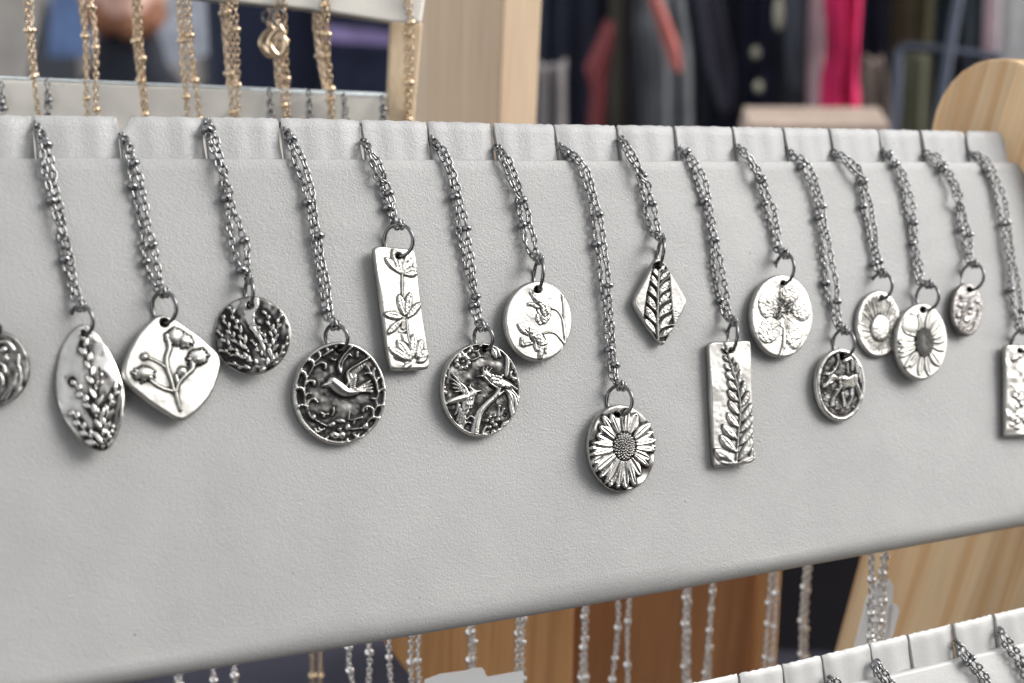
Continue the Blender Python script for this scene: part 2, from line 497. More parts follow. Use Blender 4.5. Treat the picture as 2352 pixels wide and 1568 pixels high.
    def sample(s, x, y, A):
        u = np.clip(x * s.c, 0, s.nx - 1.001); v = np.clip(y * s.c, 0, s.ny - 1.001)
        i, j = u.astype(int), v.astype(int); fu, fv = u - i, v - j
        return (A[j, i] * (1 - fu) + A[j, i + 1] * fu) * (1 - fv) + (A[j + 1, i] * (1 - fu) + A[j + 1, i + 1] * fu) * fv
    def nearest(s, x, y):
        return s.id[np.clip((y * s.c + .5).astype(int), 0, s.ny - 1), np.clip((x * s.c + .5).astype(int), 0, s.nx - 1)]
    def spike(s, pts, n, ln, w, spread=38, name='bud', z0=0, h=None, stem=6):
        """flower spike: buds set alternately along a stem"""
        P = smooth_poly(pts, 0.1)
        L = np.concatenate([[0], np.cumsum(np.hypot(*np.diff(P, axis=0).T))])
        for i in range(n):
            q = (i + 0.5) / n * L[-1]
            x, y = np.interp(q, L, P[:, 0]), np.interp(q, L, P[:, 1])
            k = min(int(np.searchsorted(L, q)), len(P) - 1); t = P[max(k - 1, 0)] - P[k]
            a = math.atan2(t[1], t[0]) + math.radians(spread) * (1 if i % 2 else -1) * s.g.uniform(0.7, 1.3)
            l = ln * (0.6 + 0.4 * q / L[-1]) * s.g.uniform(0.8, 1.15)
            s.leaf((x, y), (x + math.cos(a) * l, y + math.sin(a) * l), w * s.g.uniform(0.8, 1.15), name=name, vein=0.35, z0=z0 + s.g.uniform(0, 6), blunt=0.9, h=h)
        s.stroke(pts, stem, name='stem', z0=z0, same=True)

def ellipse(cx, cy, rx, ry, rot=0.0, wob=0.0, n=240, seed=1):
    g = np.random.default_rng(seed); ph = g.uniform(0, 6.28, 6)
    q = np.arange(n) / n * 2 * math.pi
    w = 1 + wob * sum(np.sin((k + 2) * q + ph[k]) / (k + 2) for k in range(5))
    a = math.radians(rot); u, v = rx * np.cos(q) * w, ry * np.sin(q) * w
    return np.column_stack([cx + u * math.cos(a) - v * math.sin(a), cy + u * math.sin(a) + v * math.cos(a)])
def outline(pts, n=240, smooth=True):
    P = np.asarray(pts, float)
    if smooth:
        Q = np.vstack([P[-1], P, P[0], P[1]]); out = []
        for i in range(1, len(P) + 1):
            for t in np.arange(0, 1, 0.1):
                a, b, c, d = Q[i - 1], Q[i], Q[i + 1], Q[min(i + 2, len(Q) - 1)]
                out.append(0.5 * ((2 * b) + (-a + c) * t + (2 * a - 5 * b + 4 * c - d) * t ** 2 + (-a + 3 * b - 3 * c + d) * t ** 3))
        P = np.array(out)
    P = np.vstack([P, P[0]])
    L = np.concatenate([[0], np.cumsum(np.hypot(*np.diff(P, axis=0).T))])
    q = np.arange(n) / n * L[-1]
    return np.column_stack([np.interp(q, L, P[:, 0]), np.interp(q, L, P[:, 1])])

def build_pendant(parent, spec):
    """plate with real relief: front face on the piece's own tilted plane, side wall, back"""
    x0, y0, k = spec['crop']
    rel, out, mat = spec['relief'], spec['outline'], spec['mat']
    to_px = lambda P: ((x0 + P[:, 0] / k) / 1.601190, (y0 + P[:, 1] / k) / 1.601190)
    yaw, pitch = math.radians(spec.get('yaw', 0)), math.radians(spec.get('pitch', 0))
    nout = un(-N * math.cos(yaw) * math.cos(pitch) + H * math.sin(yaw) - D * math.sin(pitch))
    cen = out.mean(0)
    cpx, cpy = to_px(cen[None])
    C0 = hit(cpx[0], cpy[0], BOARD0 - N * spec.get('lift', 0.0032), N)
    thick = spec.get('thick', 0.0023)
    NA, NR = len(out), spec.get('rings', 84)
    rr = np.concatenate([np.linspace(0.0, 0.95, NR - 8), 1 - 0.05 * (1 - np.linspace(0, 1, 9)[1:]) ** 1.6]) if True else 0
    g = cen + (out - cen)[None] * rr[:, None, None]            # rings x angle x 2
    g = g.reshape(-1, 2)
    px, py = to_px(g)
    P = hit(px, py, C0, nout)
    e = hit(*to_px(cen[None] + [[100, 0]]), C0, nout)[0] - C0
    e2 = hit(*to_px(cen[None] + [[0, 100]]), C0, nout)[0] - C0
    unit = math.sqrt(np.linalg.norm(np.cross(e, e2))) / 100       # metres per tracing unit
    hh = rel.sample(g[:, 0], g[:, 1], rel.Hh) * unit * spec.get('gain', 1.0)
    pat = rel.sample(g[:, 0], g[:, 1], rel.P)
    rad = np.repeat(rr, NA)
    edge = spec.get('edge', 0.0006)
    dist_edge = (1 - rad) * np.tile(np.linalg.norm((out - cen), axis=1), len(rr)) * unit
    rnd = np.clip(dist_edge / edge, 0, 1)
    hh = hh - edge * 0.8 * (1 - np.sqrt(1 - (1 - rnd) ** 2))
    cupv = spec.get('cup', 0.0)                                # slight overall dome
    hh = hh + cupv * (1 - rad ** 2)
    V = P + nout * hh[:, None]
    # hole
    hx, hy, hr = spec['hole']
    dh = np.hypot(g[:, 0] - hx, g[:, 1] - hy) / hr
    V = V - nout * (np.clip(1.12 - dh, 0, 0.12) / 0.12 * 0.0004)[:, None]
    # side wall rings: outward bulge, then back
    last = V[-NA:]
    outd = (P[-NA:] - C0); outd -= np.outer(outd @ nout, nout); outd /= np.linalg.norm(outd, axis=1, keepdims=True)
    base = P[-NA:]
    walls = []
    for a, o_ in ((edge * 1.1, 0.00012), (thick * 0.5, 0.00022), (thick * 0.85, 0.0001), (thick, -0.0003)):
        walls.append(base - nout * a + outd * o_)
    back = C0 - nout * thick
    V = np.vstack([V] + walls + [back[None]])
    nfr = len(rr)
    ring = lambda r, j: r * NA + j % NA
    F, fid = [], []
    ids = rel.nearest(g[:, 0], g[:, 1])
    holed = dh < 1.0
    for r in range(nfr - 1):
        for j in range(NA):
            q = (ring(r, j), ring(r, j + 1), ring(r + 1, j + 1), ring(r + 1, j)) if r else (0, ring(1, j + 1), ring(1, j))
            if all(holed[i] for i in q): continue
            F.append(q[::-1]); fid.append(ids[q[2] if r else q[1]])
    nw = nfr + len(walls)
    for r in range(nfr - 1, nw - 1):
        for j in range(NA):
            F.append((ring(r, j), ring(r + 1, j), ring(r + 1, j + 1), ring(r, j + 1))); fid.append(0)
    bi = len(V) - 1
    for j in range(NA):
        F.append((ring(nw - 1, j), bi, ring(nw - 1, j + 1))); fid.append(0)
    fid = np.array(fid)
    # outward winding
    tq = F[len(F) // 3]; nn_ = np.cross(V[tq[1]] - V[tq[0]], V[tq[2]] - V[tq[0]])
    if nn_ @ nout < 0: F = [f[::-1] for f in F]
    # shared smooth normals so that pieces join without a seam
    nrm = np.zeros_like(V)
    for f_len in (3, 4):
        sel = np.array([f for f in F if len(f) == f_len])
        if not len(sel): continue
        a = V[sel[:, 0]]; b_ = V[sel[:, 1]]; c_ = V[sel[:, 2]]
        fn = np.cross(c_ - a, (V[sel[:, 3]] - b_) if f_len == 4 else (b_ - a)) * (1 if f_len == 4 else -1)
        for q in range(f_len): np.add.at(nrm, sel[:, q], fn)
    nrm /= np.linalg.norm(nrm, axis=1, keepdims=True) + 1e-12
    patw = np.concatenate([pat] + [np.full(NA, spec.get('side', 0.12) + 0.1 * i) for i in range(4)] + [[0.3]])
    # oxide in the hole
    patw[:len(pat)] = np.maximum(patw[:len(pat)], np.clip(1.25 - dh, 0, 0.25) * 3.2)
    def piece(name, sel, par):
        fs = [F[i] for i in np.nonzero(sel)[0]]
        used = np.unique(np.concatenate([np.array(f) for f in fs]))
        m = {int(u): i for i, u in enumerate(used)}
        return add(name, V[used], [[m[int(i)] for i in f] for f in fs], mat, par, normals=nrm[used], attr={'patina': patw[used]})
    plate = piece('pendant', fid == 0, parent)
    for i in range(1, len(rel.names)):
        sel = fid == i
        if sel.sum() > 14: piece(rel.names[i], sel, plate)
        elif sel.any(): fid[sel] = 0
    # tiny leftovers rejoin the plate
    lost = [i for i in range(1, len(rel.names)) if 0 < (fid == i).sum() <= 14]
    hp = hit(*[c for c in to_px(np.array([[hx, hy]]))], C0, nout)[0]
    return dict(plate=plate, hole=hp, nout=nout, thick=thick)

# ------------------------------------------------------------------ the traced designs
def design_dark_disc():
    r = Relief(620, 1568); o = ellipse(-40, 810, 560, 635, 0, 0.01)
    r.noise(6, 120); r.P[:] = 0.62
    for q, w in (([(0, 370), (120, 370), (200, 430), (240, 500)], 25), ([(110, 590), (90, 620), (130, 660)], 20), ([(-20, 735), (70, 790), (90, 890)], 22), ([(0, 920), (45, 1010), (50, 1110)], 24)):
        r.stroke(q, w, name='petal')
    r.dome((60, 500), 60, 55, name='petal')
    for q, w in (([(325, 600), (320, 700), (320, 790)], 20), ([(340, 800), (370, 1000), (335, 1170), (320, 1270)], 18), ([(290, 930), (240, 1100), (100, 1370)], 16), ([(180, 1150), (100, 1260), (30, 1370)], 15), ([(330, 1240), (200, 1370), (60, 1430)], 16)):
        r.stroke(q, w, name='stem')
    r.cavity(50, 22)
    return dict(crop=(0, 1180, 4.754), relief=r, outline=o, hole=(-60, 260, 40), mat=M_SILVER, yaw=-6, pitch=0, side=0.5)

def design_lavender_leaf():
    r = Relief(965, 1568)
    o = outline([(345, 98), (240, 185), (150, 330), (95, 520), (70, 720), (83, 900), (140, 1080), (225, 1230), (330, 1350), (440, 1440), (550, 1485), (640, 1475), (710, 1400), (770, 1270), (815, 1120), (842, 930), (828, 760), (778, 600), (710, 440), (620, 300), (520, 175), (440, 105)])
    r.noise(12, 330); r.noise(5, 130)
    for q in ([(395, 240), (400, 380), (455, 600), (500, 800), (535, 1000), (575, 1200), (600, 1470)], [(275, 740), (350, 880), (440, 1000), (530, 1130)], [(750, 800), (700, 930), (640, 1100), (600, 1320)], [(260, 1070), (330, 1190), (420, 1320), (550, 1450)]): r.stroke(q, 62, h=2, pat=0.9)
    r.halo = 7
    r.spike([(395, 240), (400, 380), (455, 600), (500, 800), (535, 1000), (575, 1200), (600, 1470)], 15, 175, 34, 27, stem=14, h=34)
    r.spike([(275, 740), (350, 880), (440, 1000), (530, 1130)], 6, 130, 32, 28, z0=8)
    r.spike([(750, 800), (700, 930), (640, 1100), (600, 1320)], 8, 135, 30, 26, z0=10)
    r.spike([(260, 1070), (330, 1190), (420, 1320), (550, 1450)], 7, 130, 32, 30, z0=6)
    r.spike([(560, 600), (560, 720), (545, 860)], 5, 70, 24, 30)
    r.spike([(720, 1240), (660, 1330), (620, 1440)], 5, 70, 22, 30)
    r.cavity(44, 13, soft=-0.05)
    return dict(crop=(180, 1160, 3.0156), relief=r, outline=o, hole=(385, 205, 40), mat=M_SILVER_POLISH, yaw=-10, pitch=6, cup=0.0007, thick=0.0016)

def design_thistle():
    r = Relief(1425, 1568)
    o = outline([(610, 136), (720, 176), (820, 225), (950, 318), (1100, 425), (1230, 540), (1330, 640), (1364, 745), (1345, 870), (1290, 1050), (1200, 1220), (1080, 1360), (960, 1455), (860, 1502), (760, 1482), (620, 1400), (450, 1290), (300, 1170), (170, 1055), (110, 960), (96, 850), (130, 700), (200, 540), (300, 370), (420, 240), (520, 160)])
    r.noise(4, 320); r.noise(1.0, 70)
    r.halo = 13
    r.stroke([(830, 1385), (795, 1260), (765, 1140)], (12, 26), name='stem', h=26)
    r.stroke([(765, 1140), (800, 1030), (900, 920), (985, 830), (960, 700)], (20, 20, 30, 34), name='stem', h=30)
    r.stroke([(740, 1130), (700, 980), (650, 830), (640, 700), (680, 560), (640, 400)], (20, 20, 24, 30, 26), name='stem', h=30)
    r.stroke([(740, 1140), (600, 1100), (480, 1030), (400, 960)], (22, 16), name='stem', h=24)
    r.stroke([(640, 830), (540, 760), (400, 695)], (14, 11), name='stem', h=18)
    r.stroke([(785, 1120), (790, 1020), (770, 930)], 20, name='stem')
    r.dome((355, 685), 45, h=34, name='berry')
    r.dome((850, 885), 66, h=34, name='berry'); r.dome((862, 890), 34, h=44, name='berry')
    for (cx, cy, a, b, nm) in ((760, 420, 120, 110, 0), (880, 470, 90, 80, 0), (1050, 690, 125, 100, 0), (350, 905, 125, 90, 0)):
        r.dome((cx, cy), a, b, h=46, name='flower_head', pat=0.35)
        for i in range(34):
            q = r.g.uniform(0, 6.28); l = r.g.uniform(0.5, 1.15)
            x, y = cx + math.cos(q) * a * l, cy + math.sin(q) * b * l
            dx, dy = math.cos(q + .4) * 32, math.sin(q + .4) * 32
            r.stroke([(x - dx * .6, y - dy * .6), (x + dx, y + dy)], (10, 4), name='flower_head', z0=22, same=True, smooth=False)
    r.dome((1040, 720), 60, 50, h=60, name='flower_head'); r.dome((430, 960), 30, h=40, name='flower_head', same=True)
    r.cavity(44, 12)
    return dict(crop=(430, 1120, 3.5625), relief=r, outline=o, hole=(620, 232, 58), mat=M_SILVER_SATIN, yaw=6, pitch=2, cup=0.0002, thick=0.0015)

def design_grass_disc():
    r = Relief(1568, 1568); o = ellipse(778, 835, 676, 692, -20, 0.012)
    r.noise(14, 380); r.P[:] = 0.45; r.noise(6, 90, pat=0.3); r.stroke([(620, 180), (700, 420), (760, 650), (900, 900), (1000, 1200)], (300, 120, 60, 50, 40), h=4, pat=0.0); r.stroke([(1320, 1250), (1250, 1330)], 90, h=4, pat=0.0); r.halo = 8
    for q, n, l, w in (([(370, 340), (460, 600), (560, 830), (700, 1150)], 16, 100, 34), ([(800, 640), (950, 830), (1040, 1000), (1100, 1200), (1080, 1430)], 15, 75, 30),
                       ([(1010, 430), (1080, 640), (1130, 850), (1170, 1050)], 11, 95, 30), ([(760, 940), (860, 1090), (980, 1290), (1060, 1450)], 11, 70, 26),
                       ([(1300, 390), (1230, 650), (1170, 950), (1090, 1400)], 17, 100, 30), ([(150, 760), (300, 980), (520, 1170), (800, 1330), (980, 1480)], 18, 90, 28),
                       ([(170, 1100), (420, 1200), (640, 1260), (780, 1390)], 11, 80, 26), ([(200, 450), (330, 700), (430, 900), (600, 1100)], 13, 95, 28),
                       ([(1420, 900), (1330, 1080), (1230, 1240), (1110, 1420)], 10, 85, 26), ([(300, 1330), (560, 1400), (800, 1480)], 8, 80, 26)):
        r.spike(q, int(n * 0.62), l * 1.75, w * 1.05, 24, name='seed_head', stem=13, h=30)
    r.stroke([(760, 700), (880, 850), (960, 1020), (1010, 1220)], (50, 36, 30, 24), h=16, name='leaf')
    r.cavity(60, 15, soft=-0.05)
    return dict(crop=(770, 1060, 4.9), relief=r, outline=o, hole=(735, 305, 66), mat=M_SILVER, yaw=-14, pitch=4, thick=0.0012, cup=0.0004, gain=1.25)

def design_dove():
    r = Relief(1425, 1568); o = ellipse(755, 800, 606, 670, 0, 0.004)
    r.noise(4, 200)
    r.sink(ellipse(757, 800, 578, 642, n=90), 34, 26, pat=0.68)
    r.noise(4, 150, pat=-0.22); r.noise(1.0, 40)
    S = lambda p, w, nm='scroll', **k: r.stroke(p, w, name=nm, z0=-22, h=k.pop('h', None) or min(42, 14 + (max(w) if hasattr(w, '__len__') else w) * 1.0), same=True, **k)
    for p, w in (([(430, 385), (490, 330), (488, 275), (450, 262)], 13), ([(420, 440), (500, 402), (560, 420), (562, 475)], (12, 22)), ([(300, 370), (385, 372), (402, 430), (370, 510), (318, 592)], (26, 18, 9)),
                 ([(195, 530), (265, 520), (302, 565), (312, 650)], (30, 26, 10)), ([(300, 695), (345, 640), (410, 650), (412, 690)], (11, 24, 20)), ([(160, 740), (230, 728), (275, 765), (292, 850)], (26, 24, 9)),
                 ([(292, 860), (325, 805), (370, 805)], 11), ([(330, 980), (350, 900), (410, 872), (462, 925)], (10, 18, 14)), ([(190, 985), (250, 955), (312, 972), (335, 1030)], (26, 20, 8)),
                 ([(310, 600), (290, 700), (290, 850), (320, 1000), (370, 1110)], 10), ([(430, 1150), (500, 1190), (580, 1235)], 10), ([(540, 305), (600, 262), (650, 235)], (16, 24)), ([(570, 205), (600, 235), (590, 280)], 12),
                 ([(690, 165), (715, 210)], 12), ([(640, 345), (670, 365), (700, 365)], 12), ([(880, 290), (910, 320)], 12), ([(985, 262), (985, 330)], (18, 10)),
                 ([(1205, 480), (1190, 560), (1240, 700), (1245, 770)], (22, 10)), ([(1230, 665), (1250, 610), (1290, 590)], 12), ([(1120, 460), (1165, 545)], 10), ([(1078, 548), (1130, 535), (1165, 560)], 12),
                 ([(1240, 860), (1270, 770), (1340, 742)], (8, 24)), ([(1230, 860), (1240, 940)], 8), ([(1172, 865), (1230, 880), (1250, 840)], 14), ([(1200, 1040), (1240, 970), (1335, 962)], (9, 26)),
                 ([(1190, 1105), (1188, 1010), (1120, 972), (1060, 1000), (1060, 1045)], 14), ([(1100, 975), (1105, 1020)], 12), ([(1085, 1225), (1130, 1150), (1190, 1118), (1280, 1132)], (10, 22)),
                 ([(905, 1275), (1040, 1260)], 9), ([(668, 990), (672, 1040), (655, 1090)], 13), ([(880, 1052), (868, 1145)], 11), ([(500, 1050), (550, 1080), (600, 1072)], 13), ([(548, 1080), (545, 1110)], 14),
                 ([(428, 1262), (450, 1310), (500, 1290), (545, 1268)], 15), ([(475, 1250), (500, 1310)], 13), ([(900, 1152), (950, 1140), (1040, 1118)], (10, 18)), ([(950, 1140), (938, 1200)], 10),
                 ([(930, 1320), (985, 1380), (1060, 1368)], (9, 20)), ([(1000, 1330), (975, 1390)], 12), ([(560, 1400), (600, 1370)], 12), ([(850, 1400), (865, 1450)], 14), ([(310, 380), (250, 450)], 14)):
        S(p, w)
    S([(405, 1105), (406, 1125)], 32, 'berry', h=46); S([(1085, 1228), (1086, 1235)], 40, 'berry', h=48)
    # flower at the bottom
    for c, a, b, g in (((650, 1210), 52, 34, -25), ((768, 1165), 66, 28, 10), ((856, 1245), 36, 50, 0), ((685, 1350), 60, 48, 20), ((780, 1350), 52, 50, -10)):
        r.dome(c, a, b, h=38, name='petal', ang=g, z0=-24)
    r.dome((745, 1272), 30, 26, h=44, name='flower_centre', z0=-16)
    # dove
    r.stroke([(655, 655, 76), (745, 730, 86), (830, 785, 70), (930, 795, 42), (1010, 775, 24)], 0, h=62, name='bird', z0=-22)
    r.stroke([(590, 690, 40), (530, 700, 16), (515, 715, 8)], 0, h=26, name='bird', z0=-20, same=True)
    for i, (a, b) in enumerate((((955, 745), (1148, 640)), ((960, 757), (1165, 682)), ((965, 770), (1172, 728)), ((970, 785), (1172, 772)))):
        r.stroke([a, b], (12, 15), name='tail_feather', z0=-12, h=26, smooth=False)
    r.stroke([(930, 800), (1050, 775), (1170, 790)], 14, name='tail_feather', z0=-12, h=26)
    r.poly([(850, 660), (862, 530), (920, 470), (1130, 350), (1090, 440), (980, 560), (960, 700), (880, 760)], 14, 30, name='wing', z0=-22, pat=0.35)
    for i in range(6): r.groove([(880 + i * 8, 520 + i * 14), (980 + i * 8, 450 + i * 12), (1090 - i * 12, 385 + i * 22)], 6, 12, pat=0.6)
    r.stroke([(800, 745), (858, 660), (842, 560), (880, 490), (1000, 415), (1132, 335)], (18, 16, 18, 12), name='wing', z0=-8, same=True, h=34)
    for i in range(6): r.stroke([(872 + i * 2, 640 + i * 24), (915, 642 + i * 24), (965 - i * 4, 600 + i * 26)], 10, name='wing', z0=-10, same=True, h=24)
    r.stroke([(762, 530), (735, 430), (795, 310), (905, 195)], (18, 16, 14), name='wing', z0=-12, h=30)
    r.stroke([(770, 520), (785, 400), (860, 290)], 10, name='wing', z0=-14, same=True, h=20)
    r.cavity(34, 22, lim=0.7)
    return dict(crop=(1040, 1220, 3.5625), relief=r, outline=o, hole=(742, 235, 40), mat=M_SILVER, yaw=-3, pitch=-3, thick=0.0026, side=0.05)

def design_blossom_bar():
    r = Relief(784, 1568)
    o = outline([(58, 110), (66, 72), (110, 52), (200, 52), (300, 62), (400, 74), (490, 84), (525, 95), (547, 130), (565, 260), (592, 500), (640, 880), (690, 1250), (716, 1450), (702, 1502), (655, 1518), (520, 1525), (400, 1530), (285, 1524), (252, 1488), (220, 1350), (180, 1050), (122, 600), (90, 380)], 260)
    r.noise(2.5, 220); r.noise(0.6, 34)
    r.halo = 8
    r.stroke([(385, 390), (388, 640)], 11, name='stem', h=14, smooth=False); r.stroke([(440, 930), (455, 1100), (490, 1280)], 12, name='stem', h=14)
    for a, b, w in (((385, 385), (180, 185), 44), ((385, 385), (270, 85), 52), ((395, 385), (345, 150), 40), ((395, 390), (460, 140), 48), ((400, 390), (510, 200), 44), ((400, 395), (560, 320), 50), ((420, 395), (570, 375), 34),
                    ((420, 890), (345, 630), 50), ((435, 880), (480, 605), 46), ((440, 915), (610, 725), 44), ((400, 905), (170, 860), 50), ((385, 930), (210, 1100), 42),
                    ((500, 1430), (325, 1180), 62), ((470, 1420), (225, 1265), 46), ((510, 1400), (525, 1100), 52), ((560, 1400), (625, 1165), 46), ((580, 1400), (715, 1300), 52), ((500, 1460), (395, 1510), 26), ((560, 1440), (680, 1400), 30)):
        r.leaf(a, b, w, name='petal', h=17, vein=0.3, blunt=1.15, lines=2, z0=2)
    r.poly([(375, 920), (430, 930), (435, 1040), (400, 1060), (370, 1040)], 8, 8, name='calyx', pat=0.55)
    r.stroke([(350, 1070), (400, 1080), (440, 1050)], 8, name='calyx', same=True)
    r.poly([(370, 1100), (440, 1100), (470, 1240), (400, 1200)], 10, 10, name='calyx', pat=0.25)
    r.noise(1.8, 13, r.on('petal'))
    r.sink([(260, 1370), (330, 1400), (440, 1430), (420, 1470), (300, 1440)], 12, 25)
    r.cavity(16, 6, soft=0.04)
    return dict(crop=(1360, 890, 3.2667), relief=r, outline=o, hole=(342, 165, 38), mat=M_SILVER_SATIN, yaw=3, pitch=0, thick=0.0017)

def design_two_birds():
    r = Relief(1411, 1568); o = ellipse(713, 790, 563, 672, 0, 0.008, seed=4)
    r.noise(3, 200)
    r.sink(ellipse(713, 790, 545, 652, n=90), 34, 22, pat=0.82)
    r.noise(4, 90, pat=-0.22); r.noise(1.0, 30)
    z = -26
    S = lambda p, w, nm, h=34, same=True, **k: r.stroke(p, w, name=nm, z0=z, h=h, same=same, **k)
    Dm = lambda c, q, nm, h=34, same=True, **k: r.dome(c, q, h=h, name=nm, z0=z, same=same, **k)
    Dm((450, 382), 24, 'blossom', 36)
    for i in range(8):
        q = i * 0.785 + 0.2; Dm((447 + 88 * math.cos(q), 392 + 84 * math.sin(q)), 33, 'petal', 32, False)
    for c in ((485, 285), (540, 240), (575, 200), (395, 300), (510, 330), (435, 265)): Dm(c, 32, 'blossom', 28)
    S([(585, 362), (655, 332), (688, 302), (650, 240), (608, 235)], 14, 'twig'); S([(690, 312), (745, 312)], 12, 'twig'); S([(655, 238), (685, 205)], 10, 'twig')
    Dm((708, 160), 20, 'twig', 26)
    S([(870, 195), (905, 270), (928, 335)], (20, 34, 16), 'leaf_cluster'); S([(930, 170), (950, 240), (985, 315)], (22, 34, 18), 'leaf_cluster')
    S([(1085, 300), (1098, 420), (1078, 590)], (16, 30, 24), 'long_feather', 30)
    for c, q in (((1180, 485), 16), ((1215, 545), 16), ((1250, 600), 16), ((1200, 635), 34), ((1140, 405), 12), ((1165, 450), 12)): Dm(c, q, 'berry', 26)
    S([(1160, 530), (1138, 550), (1142, 600), (1170, 615)], 12, 'berry', 26)
    # standing bird
    S([(775, 570, 42), (880, 630, 62), (980, 680, 70), (1080, 715, 46), (1160, 745, 26), (1235, 790, 10)], 0, 'bird', 40, False)
    S([(770, 555), (745, 590)], (48, 34), 'bird', 44, smooth=False)
    for p in ([(745, 530), (730, 500), (740, 470)], [(785, 525), (780, 490), (800, 465)], [(815, 545), (830, 510), (855, 485)], [(805, 570), (830, 570)]): S(p, 13, 'crest', 40)
    S([(710, 588), (645, 606)], (18, 6), 'bird', 30, smooth=False)
    S([(700, 592), (760, 620), (840, 705), (940, 765)], 16, 'bird', 44)
    for c in ((862, 590), (890, 645), (912, 600), (880, 690), (925, 700), (950, 605), (982, 625), (1005, 590), (970, 710), (1015, 740), (1062, 735), (1100, 745), (860, 640), (940, 655)):
        r.dome(c, 24, h=14, name='bird', z0=z + 34, same=True, over=True)
    for p in ([(1020, 640), (1120, 690), (1225, 785)], [(1030, 670), (1110, 720), (1180, 775)], [(1040, 620), (1150, 670), (1220, 740)]): r.groove(p, 8, 16, pat=0.8)
    for p, w in (([(1070, 790), (1140, 900), (1150, 1040), (1168, 1165)], (14, 30, 34, 24)), ([(1100, 790), (1190, 900), (1215, 1040), (1200, 1140)], (10, 22, 18)), ([(1130, 785), (1210, 880), (1248, 1010)], (9, 16, 10)), ([(1150, 780), (1220, 870), (1260, 925)], (9, 13, 7))):
        S(p, w, 'tail_feather', 34, False)
    r.groove([(1100, 830), (1145, 960), (1160, 1120)], 5, 14, pat=0.7)
    # branch
    S([(975, 775, 22), (900, 900, 44), (790, 1000, 46), (700, 1110, 50), (655, 1230, 60), (620, 1440, 64)], 0, 'branch', 42, False)
    S([(1030, 815), (960, 870)], (18, 30), 'branch', 36, smooth=False)
    for i in range(12):
        t = i / 12; r.groove([(930 - 300 * t + r.g.uniform(-18, 18), 870 + 560 * t), (900 - 290 * t + r.g.uniform(-18, 18), 930 + 540 * t)], 5, 12, pat=0.7)
    # flying bird
    S([(600, 830, 52), (545, 900, 72), (520, 1000, 84), (500, 1090, 48), (495, 1150, 12)], 0, 'bird', 40, False)
    S([(560, 880, 60), (430, 915, 58), (300, 950, 46), (195, 1000, 14)], 0, 'bird', 38)
    S([(630, 822), (712, 805)], (22, 7), 'bird', 30, smooth=False); S([(700, 800), (710, 840)], 7, 'bird', 24, smooth=False)
    S([(550, 720), (540, 755), (585, 795)], (14, 22), 'crest', 38)
    for b in ((290, 555), (288, 635), (300, 700), (310, 760), (330, 820)): S([(480, 850), ((480 + b[0]) / 2 + 10, (850 + b[1]) / 2 - 20), b], (18, 13, 10), 'wing_feather', 30, False)
    S([(410, 700), (475, 770), (510, 850)], (16, 34, 34), 'wing', 38, False)
    r.groove([(425, 740), (440, 850)], 6, 16, pat=.7); r.groove([(465, 770), (480, 860)], 6, 16, pat=.7)
    for a, b in (((400, 1010), (365, 1240)), ((425, 1070), (388, 1290)), ((455, 1120), (413, 1320)), ((480, 1165), (442, 1345)), ((380, 980), (340, 1150))): S([a, ((a[0] + b[0]) / 2 + 12, (a[1] + b[1]) / 2), b], 13, 'tail_feather', 30, False)
    S([(500, 1215), (550, 1172), (600, 1195)], 14, 'twig'); S([(470, 1300), (500, 1262), (555, 1272)], 13, 'twig')
    for i in range(30):
        t = r.g.uniform(0, 1); x, y = 580 - 70 * t + r.g.uniform(-45, 45), 870 + 230 * t; r.groove([(x, y), (x - 6, y + 26)], 6, 12, pat=0.6)
    # blossoms, lower right
    for c, q in (((870, 1258), 27), ((972, 1030), 25), ((1035, 1068), 25), ((1065, 1150), 20), ((905, 1165), 26), ((960, 1220), 32), ((838, 1185), 30), ((800, 1235), 26), ((920, 1300), 34), ((835, 1330), 32), ((890, 1385), 28), ((962, 1372), 32), ((830, 1425), 22)):
        Dm(c, q, 'blossom', 32, False)
        if q > 29: r.dome(c, q * .45, h=-14, z0=0)
    S([(975, 1040), (962, 1165)], 9, 'twig', 22); S([(1040, 1080), (990, 1170)], 9, 'twig', 22)
    r.leaf((1000, 1320), (1135, 1235), 34, name='leaf', z0=z, h=30); S([(718, 1450), (745, 1390), (785, 1320)], 16, 'leaf'); S([(740, 1440), (810, 1392)], 12, 'leaf')
    for c, q in (((205, 600), 22), ((240, 495), 16), ((200, 830), 30), ((165, 720), 22), ((190, 760), 16), ((230, 690), 14)): Dm(c, q, 'blossom', 26)
    r.cavity(26, 26, lim=0.6)
    return dict(crop=(1590, 1230, 3.919), relief=r, outline=o, hole=(775, 205, 34), mat=M_SILVER, yaw=0, pitch=-2, thick=0.0024, side=0.08)

